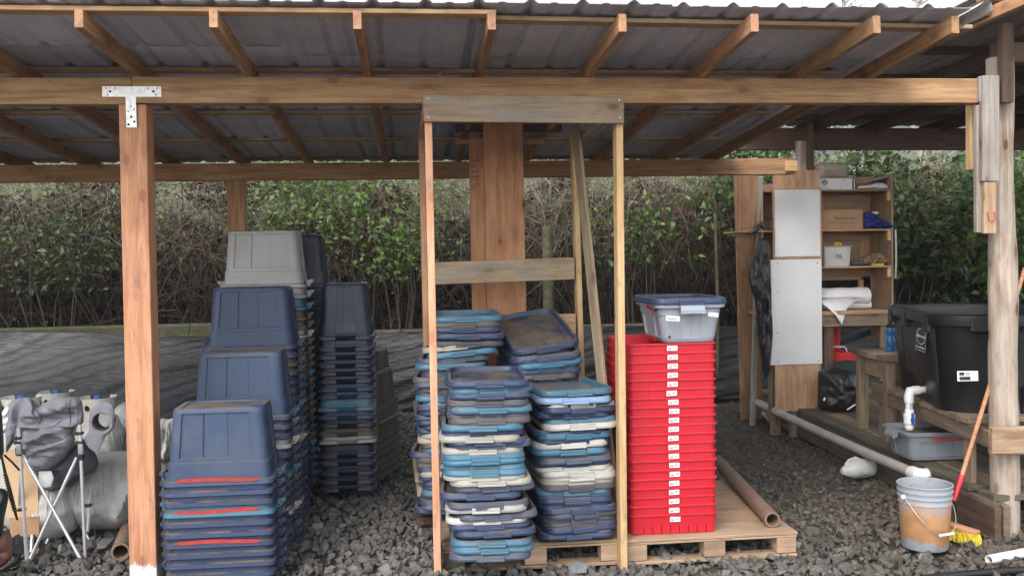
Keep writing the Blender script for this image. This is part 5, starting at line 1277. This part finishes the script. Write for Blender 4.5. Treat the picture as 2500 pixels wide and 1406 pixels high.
H0, H1, H2 = at(2329, 1222, 5.16), at(2412, 955, 5.30), at(2497, 672, 5.5)
H2 = at(2502, 655, 5.52)
mb = MB(); mb.tube([H0.lerp(H1, .2), H1, H2], .0125, 12); mb.build('handle', M['orange'], bm_)
mb = MB(); mb.tube([H0, H0.lerp(H1, .12), H0.lerp(H1, .2), H0.lerp(H1, .23)], [.010,.015,.017,.017], 12); mb.build('ferrule', M['redpaint'], bm_)
B0, B1 = at(2306, 1276, 5.24), at(2388, 1306, 5.06)
mb = MB(); mb.tube([H0, H0+Vector((.012,0,-.03)), B0.lerp(B1, .35)+Vector((0,0,.02))], .005, 8); mb.build('socket', M['blackp'], bm_)
lumber('head', B0+Vector((-.03,.0,.012)), B1+Vector((.0,0,.012)), .06, .022, 'plank', bm_)
mb = MB(); hd = (B1-B0); N_ = 90
for k in range(N_):
    for j in range(3):
        t = k/(N_-1); b = B0+hd*t+Vector((.03*(j-1)*.6, .03*(j-1)*.8, .004)); tip = b+Vector((-.012+rs.uniform(-.012,.012), rs.uniform(-.015,.015)-.03, -.07+rs.uniform(-.008,.008)))
        mb.tube([b, b.lerp(tip, .5)+Vector((.004*t,0,0)), tip], [.006,.007,.005], 4)
mb.build('bristles', M['yellowp'], bm_)['kind'] = 'stuff'
jp = at(2094, 1160, 6.66); jg = empty('milk_jug', (jp.x, 6.66, 0), 'crumpled cloudy plastic milk jug lying on the gravel before the sill', 'jug')
mb = MB(); rings = []
for k in range(15):
    t = k/14; x = -.14+.27*t; rr = .074*min(1, (t+.04)*7)**.5*(1 if t < .6 else 1-.72*((t-.6)/.4)**1.5)
    rings.append([(x, rr*math.cos(a)*1.0+.006*noise.noise((x*20, math.cos(a)*2, math.sin(a)*2)), rr*math.sin(a)*.95+.075*(1-.3*max(0,t-.6))+.006*noise.noise((x*20, math.cos(a)*2, 3+math.sin(a)*2))) for a in np.linspace(0, 2*math.pi, 21)[:-1]])
mb.loft(rings, True, True, True); mb.build('body', M['clear'], jg, T(jp.x, 6.66, .01) @ RZ(math.pi+.1) @ RY(.03))
mb = MB(); mb.tube([(-.02,0,.146),(.02,0,.165),(.07,0,.15),(.10,0,.115)], .012, 8); mb.build('handle', M['clear'], jg, T(jp.x, 6.66, .0) @ RZ(math.pi+.1))
mb = MB(); a, b = gnd(2414, 1366, .03), gnd(2600, 1330, .03); mb.pipe(a, b, .026, .021, 20)
tag(mb.build('pipe_offcut', M['pvc']), 'clean white pipe offcut lying at the bottom right corner', 'pipe')
mb = MB(); mb.tube([gnd(2250, 1412, .03), gnd(2350, 1402, .03), gnd(2450, 1393, .03), gnd(2560, 1388, .03)], .02, 10)
tag(mb.build('black_hose', M['blackp']), 'black hose crossing the gravel at the bottom right edge', 'hose')
mb = MB(); a, b = at(1886, 1270, 5.10), at(1752, 1124, 6.62); a.z = .19; b.z = .19
mb.pipe(a, b, .045, .033, 26); inv = None
o = mb.build('cardboard_tube', M['tubecard']); tag(o, 'long cardboard tube lying on the right pallet beside the red totes', 'tube')
mb = MB(); a, b = at(294, 1350, 5.52), at(340, 1262, 6.6); a.z = .06; b.z = .06
mb.pipe(a, b, .052, .04, 26); tag(mb.build('cardboard_tube', M['tubecard']), 'open cardboard tube lying on the rocks left of the painted post', 'tube')
thing(puffy('plastic_scrap', [(1858,1010),(1862,1000),(1874,1008),(1888,1022),(1884,1032),(1872,1024)], 8.8, .02, 'clear', None, .01, 30, 4), 'torn scrap of clear plastic on the ground by the waste pipe', 'scrap')

# ------------------------------------------------------------------ left corner: chair, sacks, cylinders, box
S = lambda a, b: (a/2.778, 900+b/2.778)
ch = empty('camping_chair', tuple(gnd(130, 1350)), 'half folded grey camping chair with cup holder and aluminium legs', 'chair')
def pole(a, b, Ya, Yb, r=.0095, m='alu', nm='leg'):
    mb = MB(); mb.tube([at(*S(*a), Ya), at(*S(*b), Yb)], r, 12); return mb.build(nm, M[m], ch)
pole((125,400),(182,1290),5.59,5.59,.010); pole((541,378),(578,1276),5.59,5.59,.010)
pole((165,600),(552,1300),5.61,5.54); pole((520,600),(206,1286),5.63,5.59)
pole((146,640),(118,1140),5.66,5.89); pole((240,740),(212,1245),5.94,5.64)
pole((628,700),(594,1104),5.96,5.66); pole((480,800),(316,1182),5.99,5.94); pole((460,888),(630,1204),6.00,5.94)
pole((620,890),(655,1196),6.04,5.99,.007,'chairdark')
for (x, y, Y, w_) in ((128,560,5.59,.03),(548,590,5.59,.03),(147,953,5.64,.045),(592,926,5.61,.05),(455,862,5.97,.06),(120,470,5.59,.05),(540,500,5.59,.05),(535,437,5.59,.05),(130,500,5.59,.05)):
    p = at(*S(x, y), Y); mb = MB(); mb.bar(w_, .028, .018 if w_ > .03 else .05, .005, x0=-w_/2); mb.build('joint', M['blackp'], ch, T(*p) @ RY(-.05))
for x in (128, 545):
    p0, p1 = at(*S(x, 505), 5.58), at(*S(x+5, 580), 5.58); mb = MB(); L_ = p1-p0
    mb.tube([p0+L_*(k/60)+Vector((.014*math.cos(k*.9), .014*math.sin(k*.9), 0)) for k in range(61)], .0025, 5); mb.build('spring', M['alu'], ch)
bkc = puffy('back_cloth', [S(*p) for p in ((70,225),(110,200),(200,190),(235,235),(240,275),(240,420),(245,560),(170,590),(110,480),(75,520),(42,575),(48,440),(60,320))], 5.70, .05, 'chair', ch, .03, 10, 11, K=16, aniso=(1.6,1,.5))
stc = puffy('seat_cloth', [S(*p) for p in ((132,330),(150,250),(185,196),(215,200),(242,262),(262,268),(300,232),(360,200),(430,188),(520,192),(555,215),(566,300),(566,372),(520,385),(500,405),(488,440),(512,480),(482,540),(435,600),(380,650),(320,690),(255,684),(205,645),(165,560),(140,460),(126,390))], 5.64, .085, 'chair', ch, .045, 7.5, 14, K=30, Mr=150, aniso=(.6,1,1.7))
spc = puffy('seat_pouch', [S(*p) for p in ((440,600),(520,500),(570,470),(630,545),(660,600),(668,650),(645,700),(590,715),(480,790),(420,812),(340,832),(300,810),(262,750),(220,640))], 5.80, .10, 'chairdark', ch, .03, 6, 9, K=16)
for pts_, r_, m_ in ((((170,500),(240,512),(330,505),(420,478),(486,425)), .0045, 'chairdark'), (((180,560),(260,560),(360,528),(430,500)), .003, 'chairdark'), (((244,270),(262,300),(280,330),(262,380)), .005, 'chairdark'),
        (((300,330),(380,300),(440,262),(452,212)), .003, 'chairdark'), (((480,205),(468,260),(478,330),(470,392)), .004, 'chairdark'), (((205,636),(256,674),(318,680),(380,642),(440,590),(500,500)), .0045, 'chairdark'),
        (((250,600),(300,590),(360,600),(410,560)), .003, 'chairdark'), (((290,410),(360,392),(420,350),(470,330)), .0035, 'chairdark'), (((520,205),(528,280),(524,380)), .003, 'chairdark')):
    seam('fold', stc, [S(*p) for p in pts_], r_, m_, ch)
puffy('care_tag', [S(*p) for p in ((262,695),(350,692),(364,740),(345,800),(300,806),(262,770))], 5.63, .006, 'paper', ch, .004, 12, 2, K=5)
# armrest with cup holder ring
outer = [S(*p) for p in ((610,290),(640,250),(690,228),(742,225),(765,250),(777,320),(774,400),(740,440),(705,465),(690,510),(668,555),(628,556),(590,520),(560,470),(590,440),(606,420),(604,350))]
OP = outline(outer, 5.61); cc = at(*S(692, 362), 5.61); n_o = 40
def ray_out(c, ang_):
    d = Vector((math.cos(ang_), 0, math.sin(ang_))); best = .1
    for i in range(len(OP)):
        p, q = OP[i]-c, OP[(i+1)%len(OP)]-c; den = d.x*(q.z-p.z)-d.z*(q.x-p.x)
        if abs(den) < 1e-9: continue
        t = (p.x*(q.z-p.z)-p.z*(q.x-p.x))/den; s = (p.x*d.z-p.z*d.x)/den
        if t > 0 and -1e-6 <= s <= 1+1e-6: best = max(best if best != .1 else 0, t)
    return best
rings = []
for rr, yo in ((1,.01),(1.0,-.004),(.5,-.014),(.06,-.012),(0,-.004),(0,.02),(1,.01)):
    ring = []
    for k in range(n_o):
        a = 2*math.pi*k/n_o; ro = ray_out(cc, a); ri = .052; r = ri+(max(ro, ri+.012)-ri)*rr
        ring.append((cc.x+r*math.cos(a), 5.61+yo, cc.z+r*math.sin(a)*(1.0)))
    rings.append(ring)
mb = MB(); mb.loft(rings, False, False, True); mb.build('armrest', M['chair'], ch)
mb = MB(); mb.loft([[(cc.x+.052*math.cos(a), 5.622, cc.z+.052*math.sin(a)) for a in np.linspace(0,2*math.pi,25)[:-1]], [(cc.x-.012+.05*math.cos(a), 5.74, cc.z+.0+.05*math.sin(a)) for a in np.linspace(0,2*math.pi,25)[:-1]]], False, False, True); o = mb.build('cup_holder', M['chairdark'], ch)
puffy('care_tag', [S(*p) for p in ((262,695),(350,692),(364,740),(345,800),(300,806),(262,770))], 5.64, .008, 'paper', ch, .004, 12, 2, K=5)
# sacks
sk_0 = puffy('woven_sack', [(205,1130),(240,1105),(300,1100),(345,1110),(372,1160),(375,1225),(345,1270),(290,1285),(235,1283),(180,1262),(160,1210),(170,1160)], 6.15, .28, 'greysack', None, .05, 4.0, 5, aniso=(1.6,1,.7)); thing(sk_0, 'big greyish woven sack bulging behind the camping chair', 'sack', 'woven sacks behind the chair')
sk_1 = puffy('woven_sack', [(285,990),(305,980),(330,990),(345,1060),(340,1110),(300,1120),(270,1110),(262,1060)], 6.55, .16, 'whitecloth', None, .02, 6, 15); thing(sk_1, 'pale upright sack beside the painted post, above the big sack', 'sack', 'woven sacks behind the chair')
sk_2 = puffy('woven_sack', [(200,1040),(240,1010),(285,1010),(310,1050),(305,1110),(270,1130),(215,1120)], 6.4, .18, 'whitecloth', None, .02, 7, 25); thing(sk_2, 'small white sack behind the cup holder of the chair', 'sack', 'woven sacks behind the chair')
sk_3 = puffy('woven_sack', [(88,1180),(130,1150),(175,1165),(200,1230),(190,1290),(150,1310),(105,1308),(80,1260)], 6.0, .2, 'whitecloth', None, .03, 5, 35); thing(sk_3, 'cream sack standing behind the crossed chair legs', 'sack', 'woven sacks behind the chair')
sk_4 = puffy('woven_sack', [(384,1030),(395,1020),(412,1024),(430,1015),(446,1030),(446,1080),(430,1110),(395,1130),(380,1100)], 5.9, .1, 'whitecloth', None, .03, 16, 45, aniso=(2,1,.5)); thing(sk_4, 'crumpled white sack top between the painted post and nearest totes', 'sack', 'woven sacks behind the chair')
sk_5 = puffy('woven_sack', [(378,1110),(420,1085),(450,1100),(455,1200),(450,1290),(400,1300),(378,1250)], 6.0, .12, 'greenish', None, .02, 5, 55); thing(sk_5, 'dull green sack low between the painted post and nearest totes', 'sack', 'woven sacks behind the chair')
r9 = random.Random(8)
for sk, (cx_, cy_, rx_, ry_), nn in ((sk_0, (270,1195,95,75), 15), (sk_1, (308,1045,36,55), 7), (sk_2, (255,1068,48,45), 6), (sk_3, (140,1232,52,66), 8), (sk_4, (414,1065,30,44), 8)):
    for q in range(nn):
        a0 = r9.uniform(-.9, .9); x0_ = cx_+rx_*a0; y0_ = cy_-ry_*.85*math.sqrt(1-a0*a0)+r9.uniform(0, 8); L_ = ry_*r9.uniform(.6, 1.5); bend = a0*rx_*.25
        seam('crease', sk, [(x0_, y0_), (x0_+bend*.5+r9.uniform(-4,4), y0_+L_*.35), (x0_+bend*.8+r9.uniform(-4,4), y0_+L_*.7), (x0_+bend*.6, y0_+L_)], r9.uniform(.003,.007), sk.data.materials[0].name and ('greysack' if sk is sk_0 else 'whitecloth'), sk, 14, -.001)

# gas cylinders
def cylinder(px, py, Y, wpx, lab):
    p = at(px, py, Y); r = .148; e = empty('gas_cylinder', (p.x, Y, 0), lab, 'gas cylinder', 'white gas cylinders'); H = p.z
    mw = T(p.x, Y, 0)
    mb = MB(); mb.lathe([(0,.03),(.09,.03),(.13,.06),(r,.12),(r,H-.26),(.13,H-.19),(.09,H-.15),(.03,H-.135),(0,H-.13)], 30); mb.build('body', M['cyl'], e, mw)
    mb = MB(); mb.lathe([(.1,0),(.105,0),(.105,.06),(.1,.06)], 26); mb.build('foot_ring', M['cyl'], e, mw)
    mb = MB(); R1, R2, n_ = .098, .118, 36; rings = []
    segs = [k for k in range(n_+1)]
    for zz, rr in ((H-.16,R1-.01),(H-.10,R1),(H-.02,R2-.004),(H-.0,R2+.004),(H-.004,R2-.002),(H-.02,R2-.010),(H-.10,R1-.004)):
        rings.append([(rr*math.cos(.6+5.1*k/n_), rr*math.sin(.6+5.1*k/n_), zz) for k in range(n_+1)])
    mb.loft(rings, False, False, True, None, False); mb.build('collar', M['cyl'], e, mw @ RZ(1.7))
    mb = MB()
    for a in (-1.9, -1.35, -2.5): mb.lathe([(0,0),(.019,0)], 14, T((R1+.012)*math.cos(a), (R1+.012)*math.sin(a), H-.062) @ RZ(a+math.pi/2) @ RX(math.pi/2) )
    mb.build('hole', M['hole'], e, mw)
    mb = MB(); mb.lathe([(0,H-.13),(.018,H-.13),(.018,H-.03),(0,H-.03)], 12); mb.build('valve', M['brass'], e, mw)
    mb = MB(); mb.lathe([(0,H-.03),(.024,H-.03),(.026,H-.005),(.02,H+.008),(0,H+.01)], 8); mb.build('valve_knob', M['bluevalve'], e, mw)
cylinder(52, 968, 6.3, 60, 'leftmost white gas cylinder, standing at the left edge behind the chair')
cylinder(138, 955, 7.0, 60, 'middle white gas cylinder, set farthest back behind the chair')
cylinder(238, 968, 6.5, 72, 'right white gas cylinder, next to the cup holder of the chair')
thing(puffy('blue_white_bag', [(2,1010),(12,995),(26,990),(30,1020),(24,1050),(6,1058)], 5.85, .03, 'paper', None, .01, 20, 3), 'small white bag corner at the left edge beside the chair', 'bag')
# cardboard carton
cx0 = empty('cardboard_carton', tuple(gnd(60, 1310)), 'open tan cardboard carton behind the camping chair at the left edge', 'box')
for nm, pts, Y, m_ in (('front_panel', [(4,1100),(88,1092),(95,1268),(22,1272)], 5.78, 'cardtan'), ('lower_flap', [(22,1264),(96,1260),(96,1302),(26,1312)], 5.70, 'card'), ('side_panel', [(88,1094),(104,1086),(110,1264),(96,1270)], 5.88, 'card')):
    P = outline(pts, Y); mb = MB(); mb.add([tuple(p) for p in P]+[(p.x, p.y+.006, p.z) for p in P], [(0,1,2,3),(7,6,5,4),(0,4,5,1),(1,5,6,2),(2,6,7,3),(3,7,4,0)]); mb.build(nm, M[m_], cx0)
# black bags, straps and boots at the left edge
thing(puffy('black_bag', [(-60,960),(-20,970),(2,1000),(6,1060),(8,1110),(-6,1130),(-60,1140)], 5.3, .1, 'blackbag', None, .02, 8, 3), 'black bag hanging into the left edge of the frame, upper part', 'bag')
thing(puffy('black_bag', [(-70,1200),(-20,1190),(12,1192),(22,1205),(10,1260),(0,1330),(-10,1380),(-80,1390)], 5.25, .1, 'blackbag', None, .02, 8, 13), 'dark bag slumped on the gravel at the lower left edge', 'bag')
bo_ = empty('boot', tuple(gnd(30, 1372)), 'dirty dark rubber boot lying at the lower left corner', 'boot')
puffy('upper', [(-40,1300),(0,1292),(24,1300),(32,1330),(30,1362),(10,1378),(-40,1384)], 5.3, .09, 'brown', bo_, .02, 12, 6, K=8); puffy('sole', [(-40,1380),(20,1374),(48,1352),(54,1362),(44,1378),(10,1392),(-40,1400)], 5.28, .06, 'blackp', bo_, .005, 12, 6, K=6)
thing(puffy('dark_pouch', [(30,1310),(45,1302),(56,1316),(58,1350),(44,1362),(32,1350)], 5.4, .05, 'dark_slate', None, .01, 20, 8), 'small dark glossy pouch between the boot and chair legs', 'pouch')
mb = MB(); mb.tube([at(2, 1105, 5.4), at(14, 1160, 5.4), at(28, 1215, 5.42), at(42, 1268, 5.45)], [.006,.009,.012,.006], 8)
for k in range(14):
    q = at(14, 1160, 5.4).lerp(at(36, 1245, 5.43), k/13); mb.tube([q+Vector((-.014,0,.002)), q+Vector((.014,-.005,-.002))], .004, 6)
tag(mb.build('bungee_cord', M['blackp']), 'black coiled cord slanting across the tan carton', 'cord')
mb = MB(); mb.tube([at(10, 1110, 5.44), at(30, 1128, 5.44), at(48, 1148, 5.45)], .006, 8); tag(mb.build('strap', M['blackp']), 'short black strap between the left edge and the chair leg', 'strap')
